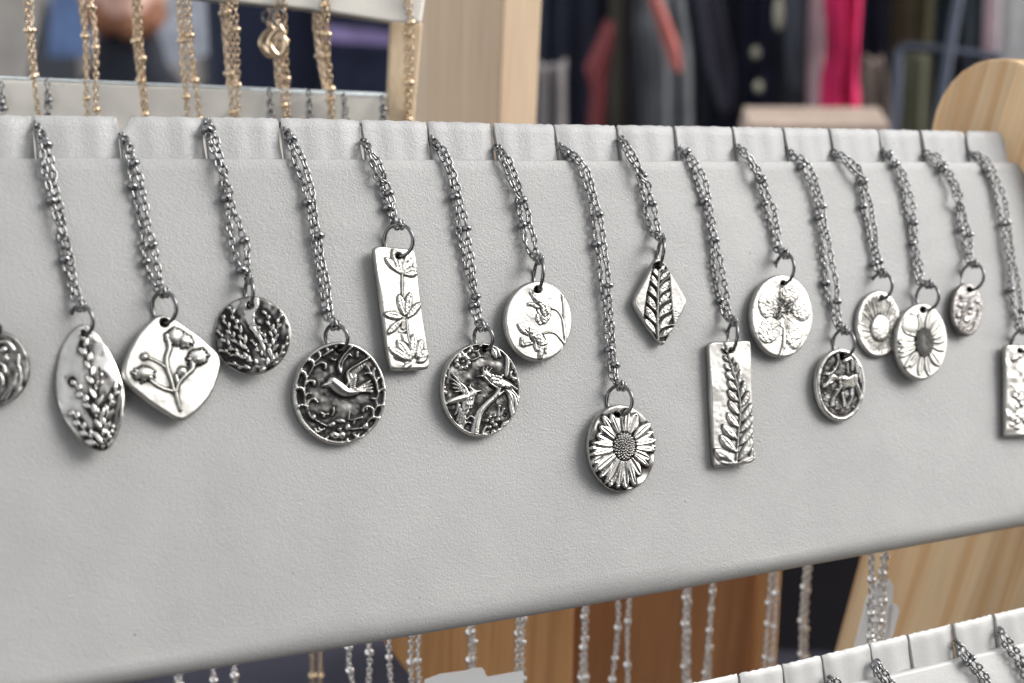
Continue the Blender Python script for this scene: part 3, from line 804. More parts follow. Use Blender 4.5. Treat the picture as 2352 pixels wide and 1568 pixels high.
def design_snowdrops():
    r = Relief(1425, 1568); o = ellipse(768, 806, 586, 690, 0, 0.006, seed=5)
    r.noise(3, 260); r.noise(0.6, 40)
    for i in range(26): r.groove([(r.g.uniform(250, 1250), r.g.uniform(250, 1400))] * 2, 6, 8, smooth=False, pat=0.7)
    r.halo = 7; r.hpat = 0.75
    S = lambda p, w, nm='stem', h=16, **k: r.stroke(p, w, name=nm, h=h, same=True, **k)
    S([(1180, 350), (1200, 600), (1205, 830), (1228, 1100), (1225, 1240)], (22, 16, 14, 16, 20)); S([(980, 580), (1080, 620), (1160, 730), (1190, 860), (1212, 1080)], 13)
    S([(840, 1030), (930, 1000), (1050, 1020), (1150, 1120), (1222, 1230), (1140, 1330)], (13, 15, 16, 22, 16))
    for P in ([(612, 305, 14), (680, 390, 32), (760, 470, 72), (870, 590, 88), (885, 700, 84), (860, 800, 62)], [(585, 520, 28), (650, 520, 32), (740, 560, 40)], [(745, 690, 26), (745, 780, 36), (790, 845, 30)],
              [(402, 870, 16), (480, 960, 50), (600, 1010, 68), (740, 1080, 86), (825, 1170, 84), (820, 1260, 66), (785, 1440, 36)], [(462, 1110, 20), (470, 1220, 34), (560, 1215, 26), (650, 1190, 24)], [(700, 1230, 30), (730, 1310, 34)], [(880, 1280, 22), (885, 1370, 16)]):
        first = len(P) > 5
        r.stroke(P, 0, h=22, name='flower_bell', same=not first)
    m = r.on('flower_bell'); r.noise(5, 34, m); r.noise(3, 16, m)
    for p in ([(700, 500), (780, 540), (800, 640)], [(800, 650), (860, 730), (930, 690)], [(520, 960), (600, 1050), (620, 1120)], [(700, 1120), (780, 1240), (880, 1230)], [(600, 930), (590, 1000)], [(830, 1030), (890, 1150)], [(720, 620), (770, 700)], [(620, 1130), (690, 1190)]): r.groove(p, 12, 16, pat=0.5)
    r.cavity(16, 6, soft=0.05)
    return dict(crop=(1820, 1010, 4.75), relief=r, outline=o, hole=(755, 255, 62), mat=M_SILVER_SATIN, yaw=0, pitch=0, thick=0.0019)

def design_daisy():
    r = Relief(1307, 1568, 620); o = ellipse(703, 812, 532, 690, -3, 0.014, seed=9)
    r.noise(10, 180); r.P[:] = 0.45; r.halo = 6
    tips = [(390, 310, 50), (500, 285, 42), (620, 245, 62), (745, 210, 56), (900, 280, 80), (1110, 430, 62), (1165, 560, 46), (1210, 690, 46), (1228, 790, 34), (1190, 850, 42), (1100, 990, 62), (1080, 1100, 36), (955, 1240, 70), (865, 1400, 45), (735, 1440, 66),
            (610, 1440, 46), (500, 1410, 60), (430, 1370, 44), (350, 1270, 56), (255, 1175, 66), (215, 1050, 72), (195, 920, 46), (180, 815, 50), (215, 735, 40), (305, 600, 82), (325, 470, 56)]
    c = np.array([705, 790.])
    order = list(range(0, len(tips), 2)) + list(range(1, len(tips), 2))
    for k, i in enumerate(order):
        x, y, w = tips[i]; x, y = c[0] + (x - c[0]) * 1.05, c[1] + (y - c[1]) * 1.04; w *= 1.22; d = np.array([x, y]) - c; e = d / np.hypot(d[0] / 165, d[1] / 215)
        r.leaf(c + e * .85, (x, y), w, h=34, name='petal', z0=8 + (14 if k >= len(order) // 2 else 0) + r.g.uniform(-3, 3), vein=0.25, blunt=1.2, lines=3, cup=0.25)
    r.dome(c, 188, 236, h=80, name='flower_centre', over=True, pat=0.9); r.halo = 0
    for i in range(95):
        q = math.sqrt((i + .5) / 95); a = i * 2.39996
        r.dome((c[0] + 182 * q * math.cos(a), c[1] + 230 * q * math.sin(a)), 14, h=20, z0=80 * math.sqrt(max(0, 1 - q * q)) * .98 - 3, name='flower_centre', same=True, over=True, pat=0.0 if q < .5 else 0.25)
    r.cavity(34, 14, soft=0.0)
    return dict(crop=(2130, 1460, 4.357), relief=r, outline=o, hole=(612, 283, 44), mat=M_SILVER_POLISH, yaw=2, pitch=-2, thick=0.0024)

def design_leaf_rhombus():
    r = Relief(1089, 1568)
    o = outline([(548, 82), (600, 118), (640, 170), (700, 265), (800, 435), (930, 650), (972, 730), (982, 790), (962, 860), (900, 985), (800, 1170), (700, 1345), (640, 1445), (600, 1455), (560, 1430), (510, 1385), (400, 1232), (280, 1050), (180, 890), (142, 800), (160, 715), (260, 530), (380, 310), (455, 160), (500, 96)], 260)
    r.noise(2, 180); r.noise(0.6, 30)
    r.sink([(445, 170), (560, 120), (640, 190), (722, 290), (722, 430), (737, 600), (752, 780), (766, 960), (800, 1150), (640, 1420), (560, 1420), (500, 1370), (290, 1050), (310, 850), (335, 650), (375, 500), (408, 350)], 30, 14, pat=0.85)
    for (a, b, w) in (((560, 440), (700, 285), 44), ((555, 640), (712, 440), 52), ((548, 830), (722, 620), 54), ((540, 1030), (742, 800), 60), ((545, 1225), (748, 985), 58), ((580, 1350), (765, 1190), 44), ((560, 290), (640, 190), 34),
                      ((528, 545), (425, 350), 38), ((508, 715), (395, 525), 40), ((500, 905), (370, 690), 46), ((500, 1115), (330, 850), 50), ((490, 1275), (318, 1050), 46), ((532, 370), (465, 235), 36)):
        r.leaf(a, b, w, h=26, name='leaflet', z0=-26, vein=0.0, blunt=1.0, cup=0.15, pat=0.0)
    r.noise(3, 18, r.on('leaflet'))
    for p in ([(555, 350), (610, 292), (700, 268)], [(550, 520), (600, 455), (680, 400), (728, 322)], [(545, 680), (590, 625), (690, 570), (735, 500)], [(540, 852), (600, 790), (720, 730), (748, 690)], [(530, 1065), (570, 1000), (700, 940), (765, 890)], [(540, 1245), (600, 1190), (720, 1152), (810, 1148)],
              [(560, 1350), (585, 1275), (640, 1235)], [(530, 385), (480, 330), (432, 268)], [(525, 560), (460, 490), (402, 422)], [(512, 725), (440, 655), (372, 592)], [(505, 935), (420, 850), (338, 762)], [(500, 1135), (410, 1050), (322, 965)], [(498, 1305), (400, 1200), (290, 1062)]):
        r.stroke(p, 9, h=26, z0=-18, name='vein')
    r.stroke([(548, 262), (530, 500), (522, 800), (516, 1060), (535, 1395)], 14, h=30, z0=-16, name='stem')
    r.stroke([(520, 1395), (570, 1430), (620, 1410)], 10, h=20, z0=-14, name='vein')
    for i in range(4): r.groove([(780, 940 + i * 40), (830, 950 + i * 40), (860, 990 + i * 36)], 4, 7, pat=0.5)
    r.cavity(20, 20, lim=0.6)
    return dict(crop=(2300, 930, 4.356), relief=r, outline=o, hole=(535, 200, 48), mat=M_SILVER_SATIN, yaw=-4, pitch=-2, thick=0.0018)

def design_fern_bar():
    r = Relief(784, 1568)
    o = outline([(142, 165), (158, 128), (205, 112), (330, 106), (470, 102), (575, 100), (604, 116), (612, 180), (614, 400), (630, 800), (638, 1050), (648, 1250), (664, 1370), (640, 1430), (560, 1455), (400, 1476), (260, 1492), (225, 1485), (204, 1440), (192, 1250), (178, 1000), (164, 700), (152, 400)], 260)
    r.noise(3, 200); r.noise(0.6, 34)
    r.halo = 8
    r.stroke([(320, 108), (380, 350), (440, 545), (488, 830), (470, 1100), (455, 1300), (440, 1475)], (7, 8, 9, 9, 11), name='stem', h=18)
    for a, b, w in (((345, 240), (290, 180), 12), ((362, 330), (300, 262), 15), ((385, 430), (312, 362), 20), ((425, 540), (325, 450), 28), ((452, 655), (350, 540), 31), ((468, 775), (348, 645), 34), ((480, 925), (360, 762), 37), ((470, 1065), (340, 895), 43), ((452, 1195), (288, 1025), 50), ((440, 1335), (262, 1145), 54), ((430, 1470), (200, 1300), 66),
                    ((400, 380), (412, 275), 12), ((425, 440), (455, 340), 14), ((458, 600), (488, 415), 27), ((485, 730), (535, 540), 28), ((492, 835), (582, 655), 32), ((490, 1005), (612, 795), 37), ((480, 1120), (625, 930), 40), ((474, 1260), (622, 1065), 44), ((468, 1425), (632, 1175), 48), ((445, 1465), (655, 1385), 40)):
        r.leaf(a, b, w, name='leaflet', h=22, vein=0.3, blunt=1.1, z0=2, bend=(-8 if b[0] < a[0] else 8))
    r.noise(1.6, 14, r.on('leaflet'))
    r.sink([(250, 1390), (320, 1400), (400, 1455), (330, 1460), (250, 1440)], 16, 20)
    r.stroke([(620, 1300), (610, 1380), (650, 1400)], 14, h=16, name='leaflet')
    r.cavity(15, 6, soft=0.03)
    return dict(crop=(2560, 1220, 3.0154), relief=r, outline=o, hole=(393, 205, 28), mat=M_SILVER_SATIN, yaw=-6, pitch=0, thick=0.0021)

def design_pressed_flower():
    r = Relief(1291, 1568); o = ellipse(680, 788, 520, 695, 0, 0.004, seed=11)
    r.noise(3, 300); r.noise(1.2, 40)
    r.halo = 6
    c = (680, 740)
    for q, a, b, g in (((440, 610), 168, 225, -8), ((450, 1035), 172, 220, 20), ((795, 385), 168, 180, 10), ((1000, 690), 150, 185, -10), ((860, 1150), 128, 205, -12)):
        r.dome(q, a, b, h=15, name='petal', ang=g, p=0.18, over=True)
    m = r.on('petal')
    for i in range(64):
        a = i * 0.0982 + r.g.uniform(-.04, .04); l0, l1 = r.g.uniform(40, 140), r.g.uniform(230, 420)
        if 1.35 < a < 1.75: continue
        r.groove([(c[0] + math.cos(a) * l0, c[1] + math.sin(a) * l0 * 1.2), (c[0] + math.cos(a) * l1 * .85, c[1] + math.sin(a) * l1 * 1.15)], 6, 6, smooth=False, pat=0.3)
    r.noise(3.4, 26, m); r.noise(2.6, 14, m)
    for i in range(90):
        a, l = r.g.uniform(0, 6.28), r.g.uniform(0, 1) ** .6; x, y = 660 + 190 * l * math.cos(a), 660 + 180 * l * math.sin(a)
        r.stroke([(x, y), (x + r.g.uniform(-22, 22), y + r.g.uniform(-30, 30))], 7, h=7, z0=14, name='flower_centre', same=True, smooth=False, pat=0.3)
    r.stroke([(700, 1000), (710, 1150), (705, 1320)], 30, h=14, name='stem'); r.stroke([(700, 1320), (660, 1420), (640, 1478)], (16, 28), h=10, name='stem', same=True)
    r.groove([(690, 1020), (665, 1280), (610, 1470)], 6, 14, pat=0.8); r.groove([(560, 990), (620, 950), (690, 1010)], 12, 10, pat=.5)
    r.cavity(16, 6, soft=0.05)
    return dict(crop=(2730, 990, 4.611), relief=r, outline=o, hole=(700, 232, 44), mat=M_SILVER_SATIN, yaw=0, pitch=0, thick=0.002)

def design_moose():
    r = Relief(1176, 1568); o = ellipse(612, 806, 444, 646, 0, 0.008, seed=13)
    r.sink(ellipse(615, 806, 400, 595, n=90), 36, 40, pat=0.78)
    r.noise(3, 130, pat=-0.14); r.noise(1.0, 30)
    z = -28
    S = lambda P, h=44, nm='moose', same=True, w=0, **k: r.stroke(P, w, h=h, name=nm, z0=z, same=same, **k)
    r.poly([(290, 862), (285, 800), (330, 750), (375, 700), (398, 640), (450, 600), (500, 615), (545, 655), (600, 622), (680, 640), (740, 650), (820, 605), (900, 603), (918, 680), (912, 760), (955, 860), (990, 960), (1003, 1080), (955, 1100), (950, 1010), (895, 905), (850, 850), (848, 900), (852, 990), (805, 1110), (765, 1200), (712, 1225), (745, 1130), (800, 1000), (790, 880), (755, 862), (660, 900), (635, 860), (560, 965), (503, 1045), (495, 1120), (512, 1205), (448, 1205), (438, 1120), (465, 1010), (535, 900), (578, 820), (570, 745), (520, 712), (480, 765), (405, 800), (372, 852), (330, 872)], 46, 34, name='moose', z0=z)
    r.dome((655, 700), 75, 60, h=30, z0=8, name='moose', same=True, over=False)
    for q in ([(520, 640), (560, 720), (580, 800)], [(830, 640), (820, 740), (860, 850)], [(600, 790), (640, 850)], [(400, 760), (460, 740)]): r.groove(q, 10, 14, pat=0.5)
    S([(640, 950, 22), (668, 1080, 18), (690, 1190, 24)], 30)
    r.dome((430, 675), 18, h=-10, z0=20, pat=.6)
    for P in ([(325, 578, 10), (395, 602, 15), (470, 560, 20), (535, 460, 18), (565, 350, 12)], [(290, 612, 9), (400, 622, 12)], [(490, 550, 10), (478, 480, 8)]): S(P, 34, 'antler')
    for P in ([(735, 420, 12), (745, 600, 10)], [(815, 340, 16), (835, 430, 20), (825, 540, 14)], [(880, 340, 20), (905, 470, 24), (920, 600, 12)], [(940, 460, 12), (960, 640, 20), (975, 760, 14)], [(700, 370, 40), (780, 330, 40)], [(560, 260, 20), (580, 330, 14)]): S(P, 28, 'tree', False)
    for q in ((430, 930), (280, 1000), (400, 1190), (300, 1190), (540, 1235), (330, 960), (665, 882), (460, 830), (350, 1090), (310, 1060), (540, 890), (745, 1220), (840, 1200), (870, 1260)): r.dome(q, r.g.uniform(12, 24), h=22, z0=z, name='rock', same=True)
    r.cavity(30, 30, lim=0.5)
    return dict(crop=(2970, 1250, 4.9), relief=r, outline=o, hole=(640, 292, 52), mat=M_SILVER_POLISH, yaw=-3, pitch=-3, thick=0.0022, side=0.1)

def design_sunray_oval():
    r = Relief(1699, 1568); o = ellipse(497, 608, 355, 524, 0, 0.005, seed=15)
    c = (510, 680)
    for i in range(92):
        a = i * 0.0683 + r.g.uniform(-.02, .02); l1 = r.g.uniform(0.86, 1.0)
        r.groove([(c[0] + math.cos(a) * 150, c[1] + math.sin(a) * 215), (497 + math.cos(a) * 318 * l1, 620 + math.sin(a) * 465 * l1)], 9, 9, smooth=False, pat=0.55)
    r.noise(2, 60)
    r.dome(c, 150, 212, h=34, name='flower_centre', over=True, p=0.4); r.dome((530, 690), 100, 150, h=-10, z0=26, over=True)
    m = r.on('flower_centre'); r.noise(2.2, 14, m)
    for i in range(150):
        a = i * 2.4; q = 0.72 + 0.28 * r.g.uniform(); r.dome((c[0] + 145 * q * math.cos(a), c[1] + 205 * q * math.sin(a)), 7, h=6, z0=24 * (1.3 - q), name='flower_centre', same=True, pat=.2)
    r.cavity(16, 7, soft=0.03)
    return dict(crop=(3120, 1050, 4.3564), relief=r, outline=o, hole=(540, 198, 38), mat=M_SILVER_SATIN, yaw=-2, pitch=0, thick=0.0015, lift=0.0022)

def design_sunflower_oval():
    r = Relief(1699, 1568, 640); o = ellipse(1182, 896, 412, 606, 0, 0.004, seed=16)
    r.noise(2, 200); r.halo = 6; r.hpat = 0.5
    c = np.array([1205, 912.])
    for x, y, w in ((1310, 395, 50), (1470, 520, 46), (1535, 745, 40), (1535, 880, 36), (1535, 1040, 42), (1450, 1290, 66), (1285, 1440, 50), (1130, 1440, 50), (900, 1320, 48), (985, 1310, 40), (815, 1150, 42), (805, 1065, 42), (790, 900, 56), (1000, 440, 62), (860, 610, 80), (1125, 450, 44), (800, 970, 34)):
        d = np.array([x, y]) - c; e = d / np.hypot(d[0] / 140, d[1] / 215)
        r.leaf(c + e * .9, (x, y), w, h=24, name='petal', vein=0.3, blunt=1.15, lines=2, z0=2, cup=.3)
    r.dome((990, 620), 130, 150, h=20, name='petal', over=True, p=.4)
    r.halo = 0; r.dome(c, 150, 238, h=30, name='flower_centre', over=True, pat=0.95, p=.4)
    for j in range(17):
        for i in range(11):
            x, y = c[0] - 140 + i * 28 + (j % 2) * 14, c[1] - 225 + j * 28
            if ((x - c[0]) / 142) ** 2 + ((y - c[1]) / 228) ** 2 < 1: r.dome((x, y), 10, 9, h=14, z0=26, name='flower_centre', same=True, over=True, pat=0.3)
    r.cavity(16, 9, soft=0.03)
    return dict(crop=(3120, 1050, 4.3564), relief=r, outline=o, hole=(1200, 388, 46), mat=M_SILVER_SATIN, yaw=-2, pitch=0, thick=0.0024, lift=0.0046)

def design_rosy_oval():
    r = Relief(1159, 1568); o = ellipse(610, 800, 388, 652, 0, 0.008, seed=17)
    r.noise(5, 240); r.noise(2, 40); r.P[:] = 0.2; r.halo = 9; r.hpat = 0.6
    S = lambda P, w: r.stroke(P, w, h=22, name='stem')
    S([(350, 1290), (430, 1080), (470, 1000), (480, 800), (450, 560)], 16); S([(400, 1390), (430, 1100), (520, 880), (620, 700), (670, 520), (830, 420)], 15); S([(430, 1400), (600, 1210), (820, 1010), (875, 810)], (18, 26, 12)); S([(480, 1435), (720, 1290), (770, 1120)], 14)
    for q, a, b in (((425, 490), 38, 52), ((410, 690), 76, 74), ((370, 950), 72, 74), ((690, 730), 72, 84), ((850, 600), 66, 66), ((575, 1050), 84, 92), ((650, 880), 60, 52)): r.dome(q, a, b, h=26, name='flower_bell', p=.4)
    r.noise(5, 44, r.on('flower_bell')); r.cavity(28, 16, soft=.05)
    return dict(crop=(3470, 1020, 6.818), relief=r, outline=o, hole=(645, 300, 62), mat=M_SILVER_ROSE, yaw=-3, pitch=0, thick=0.002, side=0.35)

def design_blossom_tag():
    r = Relief(700, 1568)
    o = outline([(145, 330), (155, 280), (188, 256), (300, 256), (400, 262), (520, 268), (620, 274), (650, 310), (654, 600), (655, 900), (652, 1200), (648, 1430), (600, 1482), (400, 1494), (220, 1503), (165, 1500), (146, 1465), (146, 1200), (148, 900), (146, 600)], 240)
    r.noise(6, 90); r.halo = 7; r.hpat = 0.5
    for q in ((280, 430), (320, 400), (250, 460), (300, 900), (270, 950), (330, 1000), (290, 1100), (360, 1060), (240, 1260), (300, 1300), (350, 1240), (230, 1350), (300, 1400), (420, 1300)): r.dome(q, 46, 36, h=18, name='blossom', ang=r.g.uniform(0, 90))
    r.stroke([(220, 800), (300, 860), (396, 880)], 10, name='stem'); r.stroke([(160, 1180), (260, 1210), (396, 1180)], 10, name='stem')
    r.noise(4, 28, r.on('blossom')); r.cavity(20, 16, soft=.1)
    return dict(crop=(3660, 1200, 3.733), relief=r, outline=o, hole=(340, 335, 34), mat=M_SILVER_SATIN, yaw=-6, pitch=0, thick=0.0022)

# ------------------------------------------------------------------ ground and table
gm, gnt, gb = principled('paving', (0.20, 0.19, 0.185), 0.8)
gbr = nd(gnt, 'ShaderNodeTexBrick'); gbr.inputs['Scale'].default_value = 3.0; gbr.inputs['Color1'].default_value = (0.22, 0.21, 0.2, 1); gbr.inputs['Color2'].default_value = (0.17, 0.165, 0.16, 1); gbr.inputs['Mortar'].default_value = (0.1, 0.1, 0.1, 1)
ggeo = nd(gnt, 'ShaderNodeNewGeometry'); gnt.links.new(ggeo.outputs['Position'], gbr.inputs['Vector']); gnt.links.new(gbr.outputs['Color'], gb.inputs['Base Color'])
g = add('ground', [(-80, -80, 0), (80, -80, 0), (80, 80, 0), (-80, 80, 0)], [(0, 1, 2, 3)], gm, smooth=False)
tag(g, kind='structure')
M_TABLE = cloth('indigo_tablecloth', (0.045, 0.045, 0.065))
def cloth_table(name, x0, x1, y0, y1, z, mat):
    """table under a cloth that hangs in folds on every side"""
    nx = 60; V = []; F = []
    per = [(x0 + (x1 - x0) * i / nx, y0) for i in range(nx)] + [(x1, y0 + (y1 - y0) * i / nx) for i in range(nx)] + [(x1 - (x1 - x0) * i / nx, y1) for i in range(nx)] + [(x0, y1 - (y1 - y0) * i / nx) for i in range(nx)]
    n = len(per); cxm, cym = (x0 + x1) / 2, (y0 + y1) / 2
    rows = [(0.0, z), (0.004, z - 0.004), (0.006, z - 0.02), (0.02, z - 0.3), (0.03, 0.03)]
    V.append((cxm, cym, z))
    for k, (o_, zz) in enumerate(rows):
        for i, (px, py) in enumerate(per):
            d = un([px - cxm, py - cym, 0]); w = (0.02 * math.sin(i * 0.55) + 0.01 * math.sin(i * 1.3)) * max(0, k - 1) / 3
            V.append((px + d[0] * (o_ + w), py + d[1] * (o_ + w), zz))
    for i in range(n): F.append((0, 1 + i, 1 + (i + 1) % n))
    for k in range(len(rows) - 1):
        for i in range(n): F.append((1 + k * n + i, 1 + (k + 1) * n + i, 1 + (k + 1) * n + (i + 1) % n, 1 + k * n + (i + 1) % n))
    return add(name, V, F, mat, smooth=True)
TZ = 0.405
tb = cloth_table('display_table', -0.9, 1.5, 0.30, 1.15, TZ, M_TABLE)
tag(tb, 'stall table covered in a dark indigo cloth under the necklace stand', 'table')

# ------------------------------------------------------------------ the leaning display board
def grid_faces(nu, nv):
    return [(i * nv + j, (i + 1) * nv + j, (i + 1) * nv + j + 1, i * nv + j + 1) for i in range(nu - 1) for j in range(nv - 1)]
s_end = st(onb(2361, 430))[0]
s_beg = st(onb(-420, 370))[0]
botpx = [(312, 1567.6), (780, 1491), (1249, 1411), (1562, 1356), (1874, 1298), (2352, 1210)]
bst = np.array([st(onb(*p)) for p in botpx])
order_ = np.argsort(bst[:, 0])
crst = np.array([st(onb(*p)) for p in ((0, 362), (475, 362.5), (1180, 366), (1800, 369), (2310, 371))])
def t_bot(s): return np.interp(s, bst[order_, 0], bst[order_, 1])
def t_top(s): return np.interp(s, crst[:, 0], crst[:, 1])
RB = 0.0045
rail = empty('necklace_display_board', bp(0.15, 0.05, -0.004), 'grey leather necklace board leaning back, holding the silver pendants in its slotted rail', 'display board')
V = []; nu, prof = 150, []
for i in range(nu):
    s = s_beg + (s_end - s_beg) * i / (nu - 1)
    tt, tb_ = t_top(s), t_bot(s)
    cr_in = 0.0045                                     # rounded corners at the right end
    de = s_end - s
    cut = cr_in - math.sqrt(max(0, cr_in ** 2 - (cr_in - min(de, cr_in)) ** 2))
    tt += cut; tb_ -= cut
    pts = []
    for a in (0, 30, 60, 90):                          # rolled upper edge
        q = math.radians(a); pts.append((tt + 0.0006 * (1 - math.cos(q)), -0.0006 * (1 - math.sin(q))))
    for k in range(1, 44):
        t = tt + 0.0006 + (tb_ - RB - tt - 0.0006) * k / 43
        w = 0.00025 * math.sin(s * 31 + 1) * math.sin(t * 40) + 0.0002 * math.sin(s * 75 + t * 30)
        pts.append((t, w * min(1, k / 6)))
    for a in (18, 36, 54, 72, 90, 120, 150, 180):      # rolled lower edge
        q = math.radians(a); pts.append((tb_ - RB + RB * math.sin(q), -RB * (1 - math.cos(q))))
    for t, o_ in pts: V.append(bp(s, t, o_))
nv = len(pts)
panel = add('front_panel', V, grid_faces(nu, nv), M_LEATHER, rail)
so = panel.modifiers.new('thickness', 'SOLIDIFY'); so.thickness = 0.0018; so.offset = -1
# which way do the faces look?
f0 = panel.data.polygons[len(panel.data.polygons) // 2].normal
if f0.dot(Vector(N)) > 0: panel.data.flip_normals()

slots = [-125, 82, 278, 476, 650, 836, 989, 1140, 1281, 1425, 1556, 1690, 1806, 1913, 2025, 2121, 2223]
HOFF = -0.0010
def st_h(x, y): return st(hit(x, y, BOARD0 - N * HOFF, N))
topline = lambda s: None
tp = np.array([st_h(*p) for p in ((0, 262), (600, 268), (1240, 283), (1730, 290), (2308, 301))])
def t_rim(s): return np.interp(s, tp[:, 0], tp[:, 1])
edges_s = [st_h(x, 330)[0] for x in slots] + [st_h(2310, 335)[0]]
def make_tab(s0, s1, mat, parent, P0, t_rim, depth_t, last=False, chamfer=0.0, seed=0, chop=0.0):
    g_ = np.random.default_rng(seed); V = []; nu, nv = 17, 11
    lean = g_.uniform(-0.3, 0.3); opn = (g_.uniform(0.0, 0.0003), g_.uniform(0.0001, 0.0006)); dl, dr = g_.uniform(0.0, 0.0003), g_.uniform(0.0004, 0.0014)
    rc = 0.00045 if not last else 0.0022
    if last: dr = 0.0001
    for i in range(nu):
        u = i / (nu - 1); u = 0.5 - 0.5 * math.cos(u * math.pi) if True else u
        s = s0 + (s1 - s0) * u
        cut = 0
        for e, c in ((s - s0, rc + chamfer), (s1 - s, rc)):
            if e < c: cut = max(cut, c - math.sqrt(max(0, c * c - (c - e) ** 2)) if not (chamfer and c > rc) else (c - e) * 1.1)
        a = t_rim(s) + cut
        for j in range(nv):
            v = j / (nv - 1)
            t = a + (depth_t(s) - a) * v
            o_ = -dl * math.exp(-((s - s0) / 0.0012) ** 2) - dr * math.exp(-((s1 - s) / 0.0028) ** 2) * (0.6 + 0.7 * v) + 0.0002 * lean * (1 - v) + 0.00012 * math.sin(s * 900 + seed)
            o_ -= 0.0004 * math.exp(-((t - a) / 0.0005) ** 2)
            sl = opn[0] * math.exp(-((v - 0.45) / 0.28) ** 2) * (1 - u) ** 6 - opn[1] * math.exp(-((v - 0.4) / 0.3) ** 2) * u ** 6
            a_ = 0.00012 * math.sin(s * 2300 + seed * 3) * (1 - v) ** 3
            V.append(P0 + H * (s + sl) + D * (t + a_) - N * (HOFF + o_))
    o = add('rail_tab', V, grid_faces(nu, nv), mat, parent)
    if o.data.polygons[0].normal.dot(Vector(N)) > 0: o.data.flip_normals()
    m = o.modifiers.new('thickness', 'SOLIDIFY'); m.thickness = 0.0016; m.offset = -1
    bevel(o, 0.00014, 2)
    return o
GAP = 0.00005
for i in range(len(edges_s) - 1):
    sh = 0.0
    make_tab(edges_s[i] + GAP, edges_s[i + 1] - GAP, M_LEATHER_TAB, rail, ORG, t_rim, lambda s: t_top(s) + 0.004, last=(i == len(edges_s) - 2), chamfer=0.0028 if i == 2 else (0.001 if i == 3 else 0), seed=i)
# stiff back strip that carries the tabs, hidden low behind the front panel
bs = slab('back_strip', [bp(s_beg, 0.006, -0.0062), bp(s_end - 0.004, 0.006, -0.0062), bp(s_end - 0.004, 0.10, -0.0062), bp(s_beg, 0.10, -0.0062)], N * 0.003, M_CREAM, rail)

# ------------------------------------------------------------------ wooden end panel with the rounded head
SE = s_end + 0.0008
PE = bp(SE, 0.0, -0.0004)
def one(x, y): return hit(x, y, PE, H)
head = [(2137, 318), (2139, 290), (2147, 255), (2162, 220), (2182, 190), (2207, 164), (2238, 145), (2268, 136), (2296, 134), (2326, 138), (2350, 147), (2370, 164), (2384, 190), (2392, 230)]
corner = [one(*p) for p in head]
corner += [bp(SE, t, 0.005) for t in (0.012, 0.05, 0.12, 0.20)]
base_z = TZ + 0.001
def drop(P): return np.array([P[0], P[1], 0]) + 0
# run both long edges straight down in the plane of the panel
dn = un(-UP - H * (-UP @ H))
def down_to(P, z): return P + dn * ((P[2] - z) / -dn[2])
outl = corner + [down_to(corner[-1], base_z), down_to(one(1947, 1486), base_z), one(1976, 1276)]
# front side of the panel must stay behind the leather board: clip by pushing points back
outl = [p + N * max(0, ((BOARD0 - p) @ N) + 0.007 if False else 0) for p in outl]
endp = empty('wooden_end_panel', down_to(corner[0], base_z), 'pale pine end panel with a rounded head at the right end of the grey board', 'wood panel')
ep = slab('panel_board', outl, H * 0.0095, M_PINE, endp, 0.0009)

# ------------------------------------------------------------------ chains
def oval_link(L, W, r, seg=20, rs=8):
    V, F = [], []
    for i in range(seg):
        q = 2 * math.pi * i / seg
        sy = (L - W) / 2 * (1 if math.cos(q) >= 0 else -1) * min(1, abs(math.cos(q)) * 3)
        c = np.array([math.sin(q) * (W / 2 - r), math.cos(q) * (W / 2 - r) + sy, 0])
        n0 = np.array([math.sin(q), math.cos(q), 0])
        for j in range(rs):
            p = 2 * math.pi * j / rs
            V.append(c + n0 * math.cos(p) * r + np.array([0, 0, 1]) * math.sin(p) * r)
    for i in range(seg):
        for j in range(rs):
            F.append((i * rs + j, i * rs + (j + 1) % rs, ((i + 1) % seg) * rs + (j + 1) % rs, ((i + 1) % seg) * rs + j))
    return V, F
def bead_mesh(name, mat, r=0.00135, hh=0.00095):
    V, F = [], []; pr = [(0.45, -1), (0.8, -0.85), (0.97, -0.45), (1, 0), (0.97, 0.45), (0.8, 0.85), (0.45, 1)]; sg = 16
    for a, b in pr:
        for j in range(sg):
            q = 2 * math.pi * j / sg; V.append((math.cos(q) * a * r, b * hh, math.sin(q) * a * r))
    for i in range(len(pr) - 1):
        for j in range(sg): F.append((i * sg + j, (i + 1) * sg + j, (i + 1) * sg + (j + 1) % sg, i * sg + (j + 1) % sg))
    F.append(tuple(range(sg))); F.append(tuple(range((len(pr) - 1) * sg, len(pr) * sg))[::-1])
    return mesh_from(name, V, F, mat)
def link_mesh(name, mat, L=0.00285, W=0.00195, r=0.00025, seg=20, rs=8):
    V, F = oval_link(L, W, r, seg, rs)
    return mesh_from(name, V, F, mat)
LINK = link_mesh('dark_link', M_CHAIN, 0.00262, 0.00186, 0.00029); BEAD = bead_mesh('dark_bead', M_BEAD, 0.00135, 0.00078)
LINK_G = link_mesh('gold_link', M_GOLD, 0.0026, 0.0018, 0.00027, 16, 6); BEAD_G = bead_mesh('gold_bead', M_GOLD, 0.00135, 0.0009)
LINK_S = link_mesh('silver_link', M_CHAIN_SILVER, 0.0027, 0.0020, 0.00033, 16, 6); BEAD_S = bead_mesh('silver_bead', M_CHAIN_SILVER, 0.00135, 0.0010)
def frame(c, t, n):
    t = un(t); n = un(n - t * (n @ t)); w = np.cross(t, n)
    return Matrix(((w[0], t[0], n[0], c[0]), (w[1], t[1], n[1], c[1]), (w[2], t[2], n[2], c[2]), (0, 0, 0, 1)))
